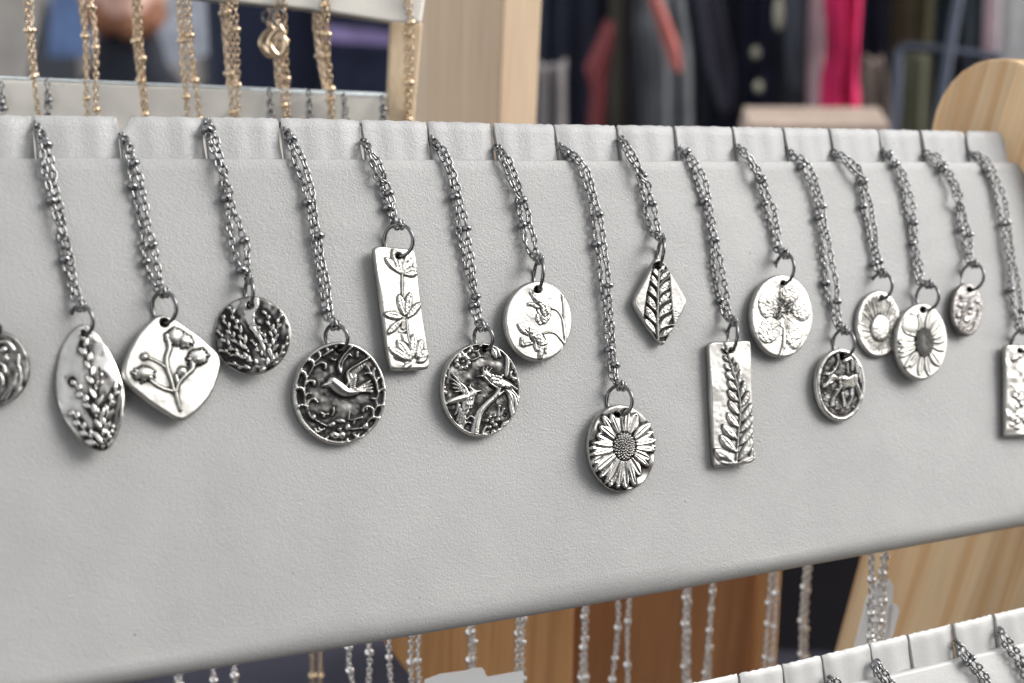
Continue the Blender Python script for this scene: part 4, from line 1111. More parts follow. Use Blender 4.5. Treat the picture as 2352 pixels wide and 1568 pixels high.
def strand(parent, P, view_n, mesh, bead, pitch=0.00174, beads=(9, 17), g=None, phase=0, jitter=12, lens=1.0):
    """lay links along the 3-D polyline P, every other one turned a quarter"""
    P = np.asarray(P); L = np.concatenate([[0], np.cumsum(np.linalg.norm(np.diff(P, axis=0), axis=1))])
    n = max(2, int(round(L[-1] / pitch))); nb = g.integers(2, beads[1]); tw = g.uniform(-1.6, 1.6); rot = g.uniform(-25, 30)
    for i in range(n + 1):
        q = min(max(i * pitch, 0), L[-1])
        c = np.array([np.interp(q, L, P[:, k]) for k in range(3)])
        e = 0.0006; a = np.array([np.interp(max(q - e, 0), L, P[:, k]) for k in range(3)]); b = np.array([np.interp(min(q + e, L[-1]), L, P[:, k]) for k in range(3)])
        t = b - a
        if np.linalg.norm(t) < 1e-9: continue
        M = frame(c, t, view_n)
        rot += tw + g.normal() * jitter * 0.3
        ang = rot + (90 if (i + phase) % 2 else 0) + g.normal() * jitter
        if i == nb:
            link('chain_bead', bead, parent, M @ Matrix.Rotation(g.normal() * 0.22, 4, 'Z') @ Matrix.Scale(g.uniform(0.88, 1.12), 4)); nb += int(g.integers(*beads)); continue
        link('chain_link', mesh, parent, M @ Matrix.Rotation(math.radians(ang), 4, 'Y') @ Matrix.Rotation(math.radians(g.normal() * 4), 4, 'Z'))

RINGS = {}
def ring_mesh(Rr, w):
    k = (round(Rr, 5), w)
    if k in RINGS: return RINGS[k]
    V, F = [], []; A, B = 40, 10
    for i in range(A):
        q = 2 * math.pi * i / A; c, s_ = math.cos(q), math.sin(q)
        for j in range(B):
            p = 2 * math.pi * j / B; rr = Rr + w * math.cos(p)
            V.append((s_ * rr, c * rr, w * math.sin(p)))
    for i in range(A):
        for j in range(B): F.append((i * B + j, i * B + (j + 1) % B, ((i + 1) % A) * B + (j + 1) % B, ((i + 1) % A) * B + j))
    RINGS[k] = mesh_from('ring_wire', V, F, M_RING)
    return RINGS[k]

GDIR = un(v_ @ np.linalg.inv(R.T) if False else (R @ v_) - ((R @ v_) @ N) * N)       # gravity along the board
HZ = np.cross(GDIR, N); HZ = HZ if HZ @ H > 0 else -HZ
def necklace(label, path, ring, design, seps=(3, 7, 10, 4), seed=0, z=(0.0, 0.0012), tilt=None, name='pendant_necklace', top_hidden=True):
    g_ = np.random.default_rng(100 + seed)
    sx, sy = path[0]
    root = empty(name, onb(sx, sy, 0.001), label, 'necklace', 'silver pendant necklaces hung from the grey board')
    spec = design() if design else None
    pd = build_pendant(root, spec) if spec else None
    # jump ring
    rx, ry, rw, rh = ring
    C0 = onb(rx, ry, 0.0026)
    hpx = proj(pd['hole']) if pd else np.array([rx, ry + rh])
    a, b = onb(rx, ry - rh, 0.0026), onb(0.35 * rx + 0.65 * hpx[0], hpx[1] + 2.5, 0.0026)
    C0 = (a + b) / 2
    up_ = un(a - b); Rr = np.linalg.norm(a - b) / 2
    up_ = un(up_ - N * 0.36); Rr *= 1.0
    wd = lambda f: abs((proj(C0 + (un(HZ - up_ * (HZ @ up_)) * math.cos(f) - N * math.sin(f)) * Rr) - proj(C0))[0])
    fs = np.radians(np.arange(40, 112, 1.0)); ws = np.array([wd(f) for f in fs]) - rw
    fi = int(np.argmin(np.abs(ws))); f = fs[fi]
    w_ = un(HZ - up_ * (HZ @ up_)) * math.cos(f) - N * math.sin(f)
    if pd is not None:
        # slide the ring so that its lower arc passes through the hole of the plate
        arc = C0 - up_ * Rr
        shift = (pd['hole'] - pd['nout'] * pd['thick'] * 0.5 - arc) @ (-N)
        C0 = C0 - N * float(np.clip(shift, -0.002, 0.004))
    link('jump_ring', ring_mesh(Rr, 0.00047), root, frame(C0, up_, np.cross(w_, up_)))
    # two strands down the board
    pts = smooth_poly(path, 0.1)
    L = np.concatenate([[0], np.cumsum(np.hypot(*np.diff(pts, axis=0).T))]); q = L / L[-1]
    tng = np.gradient(pts, axis=0); tng /= np.linalg.norm(tng, axis=1, keepdims=True); nrm = np.column_stack([-tng[:, 1], tng[:, 0]])
    sep = np.interp(q, np.linspace(0, 1, len(seps)), seps)
    tw_ = (g_.uniform(0.25, 0.6), g_.uniform(0.05, 0.13)) if seed % 2 else None      # where the two strands cross over
    for sgn in (-1, 1):
        lift = np.interp(q, [0, 0.03, 0.10, 0.16, 0.9, 1], [-0.0022, -0.0006, 0.0010, 0.0014, 0.0014, 0.0026]) + (0.0004 if sgn > 0 else -0.0002) + 0.0002 * np.sin(q * 9 + seed + sgn)
        wob = 1.9 * np.sin(q * (10 + seed % 4) + sgn * 1.3 + seed) + 1.1 * np.sin(q * 31 + sgn * 2 + seed * 1.7)
        cross = np.tanh((q - tw_[0]) / 0.04) * np.sign(0.5) if tw_ else 1.0
        if tw_: lift = lift + 0.0007 * sgn * np.exp(-((q - tw_[0]) / 0.06) ** 2)
        pp = pts - nrm * (sgn * sep * cross + wob * (q > .08) * (q < .93))[:, None]
        P3 = np.array([onb(p[0], p[1], l) for p, l in zip(pp, lift)])
        topc = C0 + up_ * Rr + w_ * 0.0002 * sgn
        P3 = np.vstack([P3[:-2], (P3[-2] + topc) / 2, topc - up_ * 0.0002])
        strand(root, P3, -N, LINK, BEAD, g=g_, phase=int(sgn > 0))
    # last links gathered in the jump ring
    for k_, (dx, rt) in enumerate(((-0.0006, 20), (0.0005, 110), (0.0001, 65))):
        link('chain_link', LINK, root, frame(C0 + up_ * (Rr - 0.0003 + 0.0006 * (k_ == 2)) + w_ * dx, un(up_ + w_ * (0.5 - k_ * 0.5)), -N) @ Matrix.Rotation(math.radians(rt), 4, 'Y'))
    return root

necklace('dark round pendant with petals and long stems, cut off by the left edge', [(-105, 330), (-90, 400), (-70, 520), (-50, 640), (-35, 730)], (-28, 755, 20, 24), design_dark_disc, seed=0)
necklace('pointed oval silver pendant with lavender spikes and a polished left half', [(84, 285), (100, 330), (122, 440), (148, 555), (168, 655), (182, 702)], (187, 728, 24, 27), design_lavender_leaf, (3, 8, 9, 8, 4), 1)
necklace('rounded diamond silver pendant with thistle heads on curved stalks', [(280, 310), (298, 350), (318, 440), (334, 530), (352, 620), (368, 672)], (374, 700, 26, 28), design_thistle, (3, 8, 8, 13, 4), 2)
necklace('small round silver pendant covered all over with rough dark grass heads', [(476, 278), (492, 330), (515, 410), (530, 480), (550, 570), (567, 642)], (568, 667, 9, 26), design_grass_disc, (6, 7, 6, 8, 15, 5), 3)
necklace('large dark round pendant with one flying dove inside a scroll wreath', [(650, 288), (680, 350), (706, 430), (725, 540), (742, 640), (758, 748)], (765, 774, 24, 27), design_dove, (3, 7, 7, 8, 6, 4), 4)
necklace('tall silver bar pendant with three blossoms on one stem, under its large ring', [(834, 322), (858, 365), (880, 420), (897, 480), (906, 522)], (910, 550, 31, 32), design_blossom_bar, (3, 7, 6, 4), 5)
necklace('dark round pendant with two crested birds beside a slanting branch', [(988, 318), (1022, 360), (1048, 440), (1068, 560), (1086, 660), (1100, 752)], (1103, 776, 20, 26), design_two_birds, (3, 7, 8, 7, 6, 5), 6)
necklace('smooth round silver pendant with two drooping snowdrop flowers', [(1140, 335), (1168, 380), (1193, 450), (1212, 530), (1228, 598)], (1231, 625, 11, 28), design_snowdrops, (3, 6, 9, 11, 4), 7)
necklace('lowest hanging pendant of all, a round daisy filling the whole disc', [(1281, 335), (1328, 370), (1355, 430), (1376, 540), (1392, 680), (1404, 800), (1413, 890)], (1418, 918, 28, 31), design_daisy, (3, 8, 7, 7, 8, 7, 4), 8)
necklace('diamond shaped silver pendant engraved with a herringbone leaf', [(1424, 315), (1450, 355), (1475, 410), (1493, 480), (1508, 550)], (1510, 578, 7, 27), design_leaf_rhombus, (3, 6, 9, 10, 4), 9)
necklace('tall silver bar pendant with a fern frond running along its right side', [(1556, 338), (1590, 370), (1617, 440), (1640, 560), (1654, 650), (1672, 742)], (1674, 770, 12, 30), design_fern_bar, (3, 7, 6, 6, 9, 5), 10)
necklace('bright oval silver pendant with one pressed five petal flower', [(1690, 335), (1722, 365), (1753, 430), (1775, 510), (1791, 588)], (1795, 612, 22, 26), design_pressed_flower, (3, 6, 7, 8, 4), 11)
necklace('dark oval pendant with a walking moose below bare trees', [(1806, 345), (1848, 380), (1878, 450), (1896, 560), (1912, 680), (1928, 762)], (1928, 787, 24, 27), design_moose, (3, 7, 7, 8, 11, 4), 12)
necklace('oval silver pendant with fine sun rays, partly behind the sunflower oval', [(1911, 348), (1948, 370), (1978, 410), (1996, 500), (2010, 580), (2020, 630)], (2022, 654, 24, 26), design_sunray_oval, (3, 6, 7, 8, 4), 13)
necklace('oval silver pendant with a dark seeded sunflower centre and separate petals', [(2024, 345), (2058, 375), (2080, 430), (2095, 520), (2106, 600), (2114, 658)], (2117, 683, 25, 27), design_sunflower_oval, (3, 6, 7, 5, 4), 14)
necklace('smallest pendant, a rosy grey oval with lily bells', [(2120, 350), (2158, 370), (2193, 430), (2210, 500), (2222, 570), (2226, 610)], (2227, 633, 26, 25), design_rosy_oval, (3, 6, 7, 8, 4), 15)
necklace('silver bar pendant with blossoms, cut off by the right edge', [(2222, 350), (2260, 366), (2290, 430), (2310, 520), (2326, 620), (2336, 700), (2342, 762)], (2344, 787, 22, 27), design_blossom_tag, (3, 6, 7, 7, 8, 9, 4), 16)

# ------------------------------------------------------------------ lower step of the stand, its rail and chains
LP0 = at(2352, 1420, 0.425)
def lw(x, y, off=0.0): return hit(x, y, LP0 - N * off, N)
LORG = lw(1600, 1568)
def st_l(x, y):
    p = lw(x, y); return (p - LORG) @ H, (p - LORG) @ D
lower = empty('lower_display_board', lw(2100, 1540), 'white leather necklace rail in the bottom right corner below the grey board', 'display board')
ltop = np.array([st_l(*p) for p in ((1400, 1610), (1600, 1568), (1811, 1524), (1874, 1509), (2100, 1455), (2352, 1396))])
lcre = np.array([st_l(*p) for p in ((1600, 1640), (2030, 1552), (2352, 1474))])
lt = lambda s: np.interp(s, ltop[:, 0], ltop[:, 1]); lc = lambda s: np.interp(s, lcre[:, 0], lcre[:, 1])
lsl = [(1480, 1640), (1600, 1610), (1712, 1590), (1812, 1570), (1903, 1545), (2008, 1493), (2101, 1500), (2200, 1449), (2294, 1422), (2390, 1430), (2480, 1420), (2570, 1400)]
ls = [st_l(*p)[0] for p in lsl]
for i in range(len(ls) - 1):
    make_tab(ls[i] + GAP, ls[i + 1] - GAP, M_LEATHER_WHITE, lower, LORG + N * HOFF * 0, lambda s: lt(s), lambda s: lc(s) + 0.004, seed=40 + i)
V = []
for i in range(40):
    s = ls[0] + (ls[-1] - ls[0]) * i / 39
    for o_, t in [(-0.0012, 0.0), (-0.0003, 0.0003), (0.0, 0.0012), (0.0, 0.03), (0.0, 0.06), (0, 0.1)]: V.append(LORG + H * s + D * (lc(s) + t) - N * o_)
lp = add('front_panel', V, grid_faces(40, 6), M_LEATHER_WHITE, lower)
if lp.data.polygons[5].normal.dot(Vector(N)) > 0: lp.data.flip_normals()
m = lp.modifiers.new('thickness', 'SOLIDIFY'); m.thickness = 0.0018; m.offset = -1
lowlab = ['dark chain in the left slot of the white lower rail, at the bottom edge', 'dark doubled chain in the middle slot of the white lower rail', 'dark doubled chain in the right slot of the white lower rail, by the corner', 'dark chain barely entering the picture left of the other lower rail chains']
for k, path in enumerate(([(2011, 1520), (2025, 1545), (2050, 1585), (2075, 1650)], [(2197, 1475), (2222, 1510), (2255, 1550), (2280, 1600), (2300, 1660)], [(2294, 1446), (2320, 1485), (2350, 1530), (2375, 1600)], [(1905, 1560), (1925, 1580), (1945, 1640)])):
    g_ = np.random.default_rng(300 + k); root = empty('chain_necklace', lw(*path[0]), lowlab[k], 'necklace', 'dark chains on the white lower rail')
    pts = smooth_poly(path, 0.1); q = np.linspace(0, 1, len(pts))
    for sgn in (-1, 1):
        lift = np.interp(q, [0, 0.05, 0.2, 1], [-0.002, 0.0008, 0.0016, 0.0016])
        strand(root, [lw(p[0] + sgn * 6 * min(1, a * 5), p[1] - sgn * 4, l) for p, l, a in zip(pts, lift, q)], -N, LINK, BEAD, g=g_, phase=int(sgn > 0))

# ------------------------------------------------------------------ silver chains hanging behind, under the board
def hang(root, x0, y0, y1, depth, mesh, bead, g_, slope=None, dz=0.0, beads=(7, 12)):
    """free-hanging strand; starts at (x0, y0) and drops to row y1"""
    P = at(x0, y0, depth) if depth else mir(x0, y0, 0.0145 + dz); vv = R @ v_
    depth = depth or float((P - CAM) @ FWD)
    n = 24; Q = [P + vv * 0.0]
    end = P
    for k in range(400):
        end = end + vv * 0.001
        if proj(end)[1] > y1: break
    L = np.linalg.norm(end - P); sway = g_.uniform(-1, 1) * 0.0008
    lean = 0.0
    if slope is not None:
        ex = proj(end)[0]; lean = (slope - ex) / FOC * depth
    Q = [P + vv * L * q + (R @ np.array([1., 0, 0])) * (lean * q + sway * math.sin(q * 5)) for q in np.linspace(0, 1, n)]
    strand(root, Q, -FWD, mesh, bead, pitch=0.00180, g=g_, beads=beads)
low = [([(402, 1530, 410), (414, 1530, 421)], 0.47, 'silver', 'silver chain peeping out lowest at the far left under the grey board'), ([(484, 1510, 487)], 0.47, 'silver', 'single silver chain under the board, second from the bottom left'), ([(542, 1500, 544)], 0.47, 'silver', 'single silver chain under the board, third from the bottom left'),
       ([(716, 1480, 722), (734, 1480, 736)], 0.55, 'gold', 'blurred gold chain under the board between the silver chains'), ([(802, 1465, 818)], 0.46, 'silver', 'silver chain swinging right below the board over the dark cloth'), ([(844, 1455, 846)], 0.46, 'silver', 'straight silver chain beside the left edge of the brown wood'),
       ([(893, 1445, 902)], 0.46, 'silver', 'silver chain with a bead, crossing the slanted left edge of the wood'), ([(947, 1435, 944), (965, 1432, 962)], 0.46, 'silver', 'doubled silver chain ending behind the white price card'), ([(1076, 1410, 1078), (1083, 1410, 1084)], 0.47, 'silver', 'twisted silver chain above the right part of the white price card'),
       ([(1193, 1390, 1186), (1204, 1388, 1199)], 0.46, 'silver', 'doubled silver chain just right of the white price card'), ([(1343, 1365, 1333), (1350, 1365, 1342)], 0.49, 'silver', 'silver chain along the seam between the two brown boards'),
       ([(1419, 1350, 1404)], 0.49, 'silver', 'left strand of the close pair of silver chains on dark brown wood'), ([(1449, 1345, 1438)], 0.49, 'silver', 'right strand of the close pair of silver chains on dark brown wood'), ([(1577, 1322, 1570), (1583, 1322, 1580)], 0.5, 'silver', 'thick doubled silver chain in the middle of the dark brown wood'),
       ([(1640, 1308, 1612), (1644, 1308, 1622)], 0.5, 'silver', 'leaning silver chain right of the middle of the dark brown wood'), ([(1771, 1285, 1752), (1782, 1283, 1768)], 0.51, 'silver', 'doubled silver chain along the light right edge of the brown wood'),
       ([(1855, 1268, 1834), (1864, 1266, 1846)], 0.51, 'silver', 'silver chain hanging in front of the black gap'), ([(2000, 1240, 2000), (2006, 1240, 2006)], 0.45, 'silver', 'left one of two silver chains before the white tags on pine'), ([(2034, 1235, 2010), (2040, 1233, 2022)], 0.452, 'silver', 'right one of two silver chains, running down onto the white tags')]
for k, (strs, dep, kind, lab) in enumerate(low):
    g_ = np.random.default_rng(500 + k)
    root = empty('hanging_chain', at(strs[0][0], strs[0][1], dep), lab, 'necklace', 'fine chains hanging behind the bottom edge of the board')
    for i, (x, y, xe) in enumerate(strs): hang(root, x, y, 1640 if kind != 'x' else y, dep + 0.002 * i, LINK_G if kind == 'gold' else LINK_S, BEAD_G if kind == 'gold' else BEAD_S, g_, xe, beads=(5, 11))

# ------------------------------------------------------------------ white cards
M_CARD, _, _ = principled('white_card', (0.90, 0.89, 0.87), 0.5)
c1 = slab('price_card', [at(*p, 0.44) for p in ((975, 1562), (1010, 1549), (1070, 1541), (1085, 1536), (1106, 1534), (1113, 1541), (1115, 1550), (1120, 1555), (1200, 1541), (1203, 1548), (1203, 1680), (960, 1690))], FWD * 0.0008, M_CARD)
tag(c1, 'white notched card at the bottom edge in front of the wood', 'card')
for pts, lab in (([(1992, 1372), (2004, 1352), (2018, 1332), (2036, 1326), (2046, 1332), (2052, 1345), (2050, 1400), (2036, 1490), (1960, 1500)], 'tall blurred white tag behind the silver chains near the pine panel'), ([(2040, 1392), (2052, 1386), (2064, 1392), (2066, 1405), (2056, 1440), (2046, 1475), (2036, 1480)], 'small white tag tucked right of the taller white tag')):
    c = slab('hang_tag', [at(*p, 0.482 if 'tall' in lab else 0.486) for p in pts], FWD * 0.001, M_CARD); tag(c, lab, 'tag', 'white tags below the board')

# ------------------------------------------------------------------ brown wood under the board
def board_px(name, pts, depth, thick, mat, label, cat='wood board', tilt=0.0, slopez=0.0):
    P0 = at(pts[0][0], pts[0][1], depth); nn = un(np.array([FWD[0], FWD[1], 0]) + H * tilt)
    P = [hit(p[0], p[1], P0, nn) for p in pts]
    o = slab(name, P, nn * thick, mat, None, 0.001); tag(o, label, cat); return o
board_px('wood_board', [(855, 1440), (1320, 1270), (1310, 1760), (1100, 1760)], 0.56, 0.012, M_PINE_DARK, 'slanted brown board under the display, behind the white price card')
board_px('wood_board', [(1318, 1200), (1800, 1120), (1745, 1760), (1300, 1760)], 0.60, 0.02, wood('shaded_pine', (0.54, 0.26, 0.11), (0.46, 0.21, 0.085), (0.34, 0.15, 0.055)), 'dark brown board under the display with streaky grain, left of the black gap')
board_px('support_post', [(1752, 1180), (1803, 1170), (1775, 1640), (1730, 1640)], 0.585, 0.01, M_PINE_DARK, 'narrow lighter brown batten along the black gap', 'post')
bl, _, _ = principled('black_cloth', (0.012, 0.012, 0.018), 0.9)
o = board_px('backdrop_cloth', [(1700, 1050), (2150, 1000), (2150, 1800), (1700, 1800)], 0.80, 0.004, bl, 'black cloth seen through the gap between brown wood and pine panel', 'cloth')

# ------------------------------------------------------------------ back of the stand: mirror, rails and post
MV = ray(275, 60); mh = un([MV[0], MV[1], 0]); MT = math.radians(16.7)
MN = -mh * math.cos(MT) + UP * math.sin(MT)
MP0 = CAM + ray(450, 100) * 0.50
def mir(x, y, off=0.0): return hit(x, y, MP0 + MN * off, MN)
def refl(x, y, d):
    Vp = CAM + ray(x, y) * d
    return Vp - 2 * ((Vp - MP0) @ MN) * MN
M_MIRROR, _, _ = principled('mirror_glass', (0.76, 0.77, 0.80), 0.015, 1.0)
M_GLINT, bnt, bb = principled('pale_glint', (0.86, 0.93, 0.95), 0.25, 0.0)  # near-white matte colour stands in for a glint
mr = empty('mirror', mir(450, 200), 'mirror strip behind the gold chains reflecting a person in a black jumper', 'mirror')
slab('mirror_pane', [mir(*p) for p in ((-60, -60), (905, -40), (899, 60), (890, 213), (-60, 172))], -MN * 0.003, M_MIRROR, mr)
# bright line under the mirror: glint put into the pale colour of short facets
xs = np.linspace(-60, 890, 40)
for i in range(39):
    ya, yb = np.interp(xs[i], [-60, 890], [172, 213]), np.interp(xs[i + 1], [-60, 890], [172, 213])
    fat = 3.6 if xs[i] < 560 else 8.0
    a, b = mir(xs[i], ya, 0.0006), mir(xs[i + 1] - 0.6, yb, 0.0006)
    c, d = mir(xs[i + 1] - 0.6, yb + fat, 0.0006 + 0.00014 * fat * rng.uniform(.2, .75)), mir(xs[i], ya + fat, 0.0006 + 0.00014 * fat * rng.uniform(.2, .75))
    slab('glint_facet', [a, b, c, d], -MN * 0.002 - UP * 0.001, M_GLINT, mr)

reflection_rail = empty('board_reflection_rail', mir(400, 230), 'cream rail added for the reflected back of the grey board, below the mirror', 'display board')  # solid strip built in place of the board's reflection in the mirror
cr1 = slab('rail_front', [mir(*p, 0.0008) for p in ((-80, 178), (893, 219), (905, 226), (952, 270), (960, 330), (960, 420), (-80, 420))], -MN * 0.004, M_CREAM, reflection_rail, 0.0008)
top_rail = slab('upper_display_rail', [mir(*p, 0.012) for p in ((250, -90), (985, -50), (972, 30), (968, 54), (900, 50), (720, 22), (430, -6), (250, -22))], -MN * 0.006, M_CREAM, None, 0.001)
tag(top_rail, 'cream lower edge of the upper display rail above the mirror', 'display board')
fr = slab('mirror_side_batten', [mir(*p, 0.0015) for p in ((896, 48), (972, 52), (952, 268), (954, 330), (884, 330))], -MN * 0.01, wood('yellow_pine', (0.88, 0.70, 0.48), (0.84, 0.64, 0.42), (0.78, 0.56, 0.34)), None, 0.0008)
tag(fr, 'short pale yellow batten at the right end of the mirror', 'batten')
# post with two visible faces
pc = at(1151, 100, 0.62); vv = R @ v_
lft = un(ray(950, 140) * 1.0); p_mid = pc
PN_l = un(np.cross(UP, at(945, 120, 0.66) - pc)); 
def post_pt(x, y, P0, nn): return hit(x, y, P0, nn)
post = empty('support_post', np.array([pc[0], pc[1], TZ]), 'tall pale pine post behind the board, left of the clothes rail', 'post')
a0, a1 = at(1151, 0, 0.62), at(1151, 0, 0.62)
L0 = np.array([*at(930, 100, 0.685)[:2], 0]); C0_ = np.array([*pc[:2], 0]); R0 = np.array([*at(1241, 100, 0.632)[:2], 0])
Bk = L0 + (R0 - C0_)
Vp = [np.array([*q[:2], z]) for z in (TZ, 1.4) for q in (L0, C0_, R0, Bk)]
o = add('post_board', Vp, [(0, 1, 5, 4), (1, 2, 6, 5), (2, 3, 7, 6), (3, 0, 4, 7), (0, 3, 2, 1), (4, 5, 6, 7)], M_PINE_POST, post, smooth=False)
bm = bmesh.new(); bm.from_mesh(o.data); bmesh.ops.recalc_face_normals(bm, faces=bm.faces); bm.to_mesh(o.data); bm.free(); bevel(o, 0.0012, 2)

# gold chains
gold = [([(58, -40, 88)], 'leftmost gold chain, a single strand with twisted beads'), ([(178, -40, 209), (200, -40, 231)], 'gold chain in two separate strands, second from the left'), ([(309, -40, 328), (317, -40, 337)], 'gold chain, two strands close together, in front of the black jumper'),
        ([(413, -40, 432), (434, -40, 456)], 'gold chain in two uneven strands, left of the navy part of the mirror'), ([(522, -40, 533), (536, -40, 552)], 'gold chain doubled, left of the one with a clasp'), ([(652, -40, 664)], 'gold chain with a lobster clasp hanging open'),
        ([(745, -40, 754), (752, -40, 763)], 'gold chain doubled in front of the dark right part of the mirror'), ([(931, -40, 936), (937, -40, 945)], 'rightmost gold chain in front of the pale batten, heavily blurred')]
for k, (strs, lab) in enumerate(gold):
    g_ = np.random.default_rng(700 + k); dep = None
    root = empty('gold_necklace', mir(strs[0][0], 0, 0.02), lab, 'necklace', 'gold chains hanging in front of the mirror')
    for i, (x, y, xe) in enumerate(strs): hang(root, x, y, 300, dep, LINK_G, BEAD_G, g_, xe, dz=0.001 * i)
    if k == 5:
        hang(root, 637, -40, 40, dep, LINK_G, BEAD_G, g_, 637)
        cl = [mir(x, y, 0.014) for x, y in ((646, 62), (628, 76), (618, 96), (626, 116), (640, 128), (652, 118), (656, 98), (650, 80))]
        Vt, Ft = tube_mesh('clasp', smooth_poly(cl, 0.25), [0.0007 + 0.0004 * math.sin(i / 29 * 3.1) for i in range(29)], M_GOLD, 10)
        add('lobster_clasp', Vt, Ft, M_GOLD, root)
        Vt, Ft = tube_mesh('neck', smooth_poly([mir(x, y, 0.014) for x, y in ((638, 44), (640, 56), (648, 68), (652, 80))], 0.25), 0.0009, M_GOLD, 10)
        add('clasp_neck', Vt, Ft, M_GOLD, root)
        link('clasp_ring', ring_mesh(0.0022, 0.00035), root, frame(mir(637, 36, 0.015), R @ v_, -FWD))
        hang(root, 646, 128, 300, None, LINK_G, BEAD_G, g_, 655, dz=-0.006)

for k, (x, y, lab) in enumerate(((3, 195, 'short dark chain end on the cream rail at the very left edge'), (108, 190, 'short dark chain end on the cream rail, right of the leftmost gold chain'), (619, 212, 'short dark chain end on the cream rail, left of the clasp chain'), (709, 214, 'short dark chain end on the cream rail, right of the clasp chain'), (790, 222, 'short dark chain end on the cream rail, under the mirror corner'), (878, 226, 'short dark chain end on the cream rail beside the pale batten'))):
    g_ = np.random.default_rng(800 + k); root = empty('chain_end', mir(x, y, 0.004), lab, 'chain', 'dark chain ends on the cream rail')
    for sg in (-4, 4): strand(root, [mir(x + sg * q * 1.2 + q * 4, y + (285 - y) * q, 0.0035 + .001 * q) for q in np.linspace(0, 1, 8)], -FWD, LINK, BEAD, g=g_, beads=(12, 20))

la = mir(-66, 300, -0.006)
Vt, Ft = tube_mesh('leg', [la, np.array([la[0], la[1], TZ])], 0.004, M_PINE, 10); add('leg', Vt, Ft, M_PINE, reflection_rail)

# ------------------------------------------------------------------ clothes stall behind
def garment(name, pts, depth, mat, label, folds=5, amp=0.02, cat='garment', group='clothes hanging behind the stand', top_extra=True):
    """cloth hanging in folds: left and right edge given as rows of picture points (x0, x1, y) at a depth"""
    rows = pts
    P0 = at((rows[0][0] + rows[0][1]) / 2, rows[0][2], depth); nn = un([FWD[0], FWD[1], 0])
    nu = 40; V = []; hs = hash_(label)
    ys = np.linspace(rows[0][2], rows[-1][2], 26)
    for y in ys:
        xl = np.interp(y, [r[2] for r in rows], [r[0] for r in rows]); xr = np.interp(y, [r[2] for r in rows], [r[1] for r in rows])
        for i in range(nu):
            u = i / (nu - 1); p = hit(xl + (xr - xl) * u, y, P0, nn)
            w = math.sin(u * math.pi * folds + hs + (y * 0.002)) * 0.6 + math.sin(u * math.pi * folds * 2.3 + hs * 2 + y * 0.004) * 0.3
            V.append(p + nn * (w * amp + amp * 2.2 * (2 * u - 1) ** 2))
    o = add(name, V, grid_faces(26, nu), mat)
    m = o.modifiers.new('thickness', 'SOLIDIFY'); m.thickness = 0.004; m.offset = 0
    return tag(o, label, cat, group)
def hash_(s): return (sum(ord(c) * (i + 1) for i, c in enumerate(s)) % 628) / 100
T, B = -420, 620
Cn = lambda n, c, **k: cloth(n, c, **k)  # most garment colours are darkened to carry the shade of an unbuilt canopy
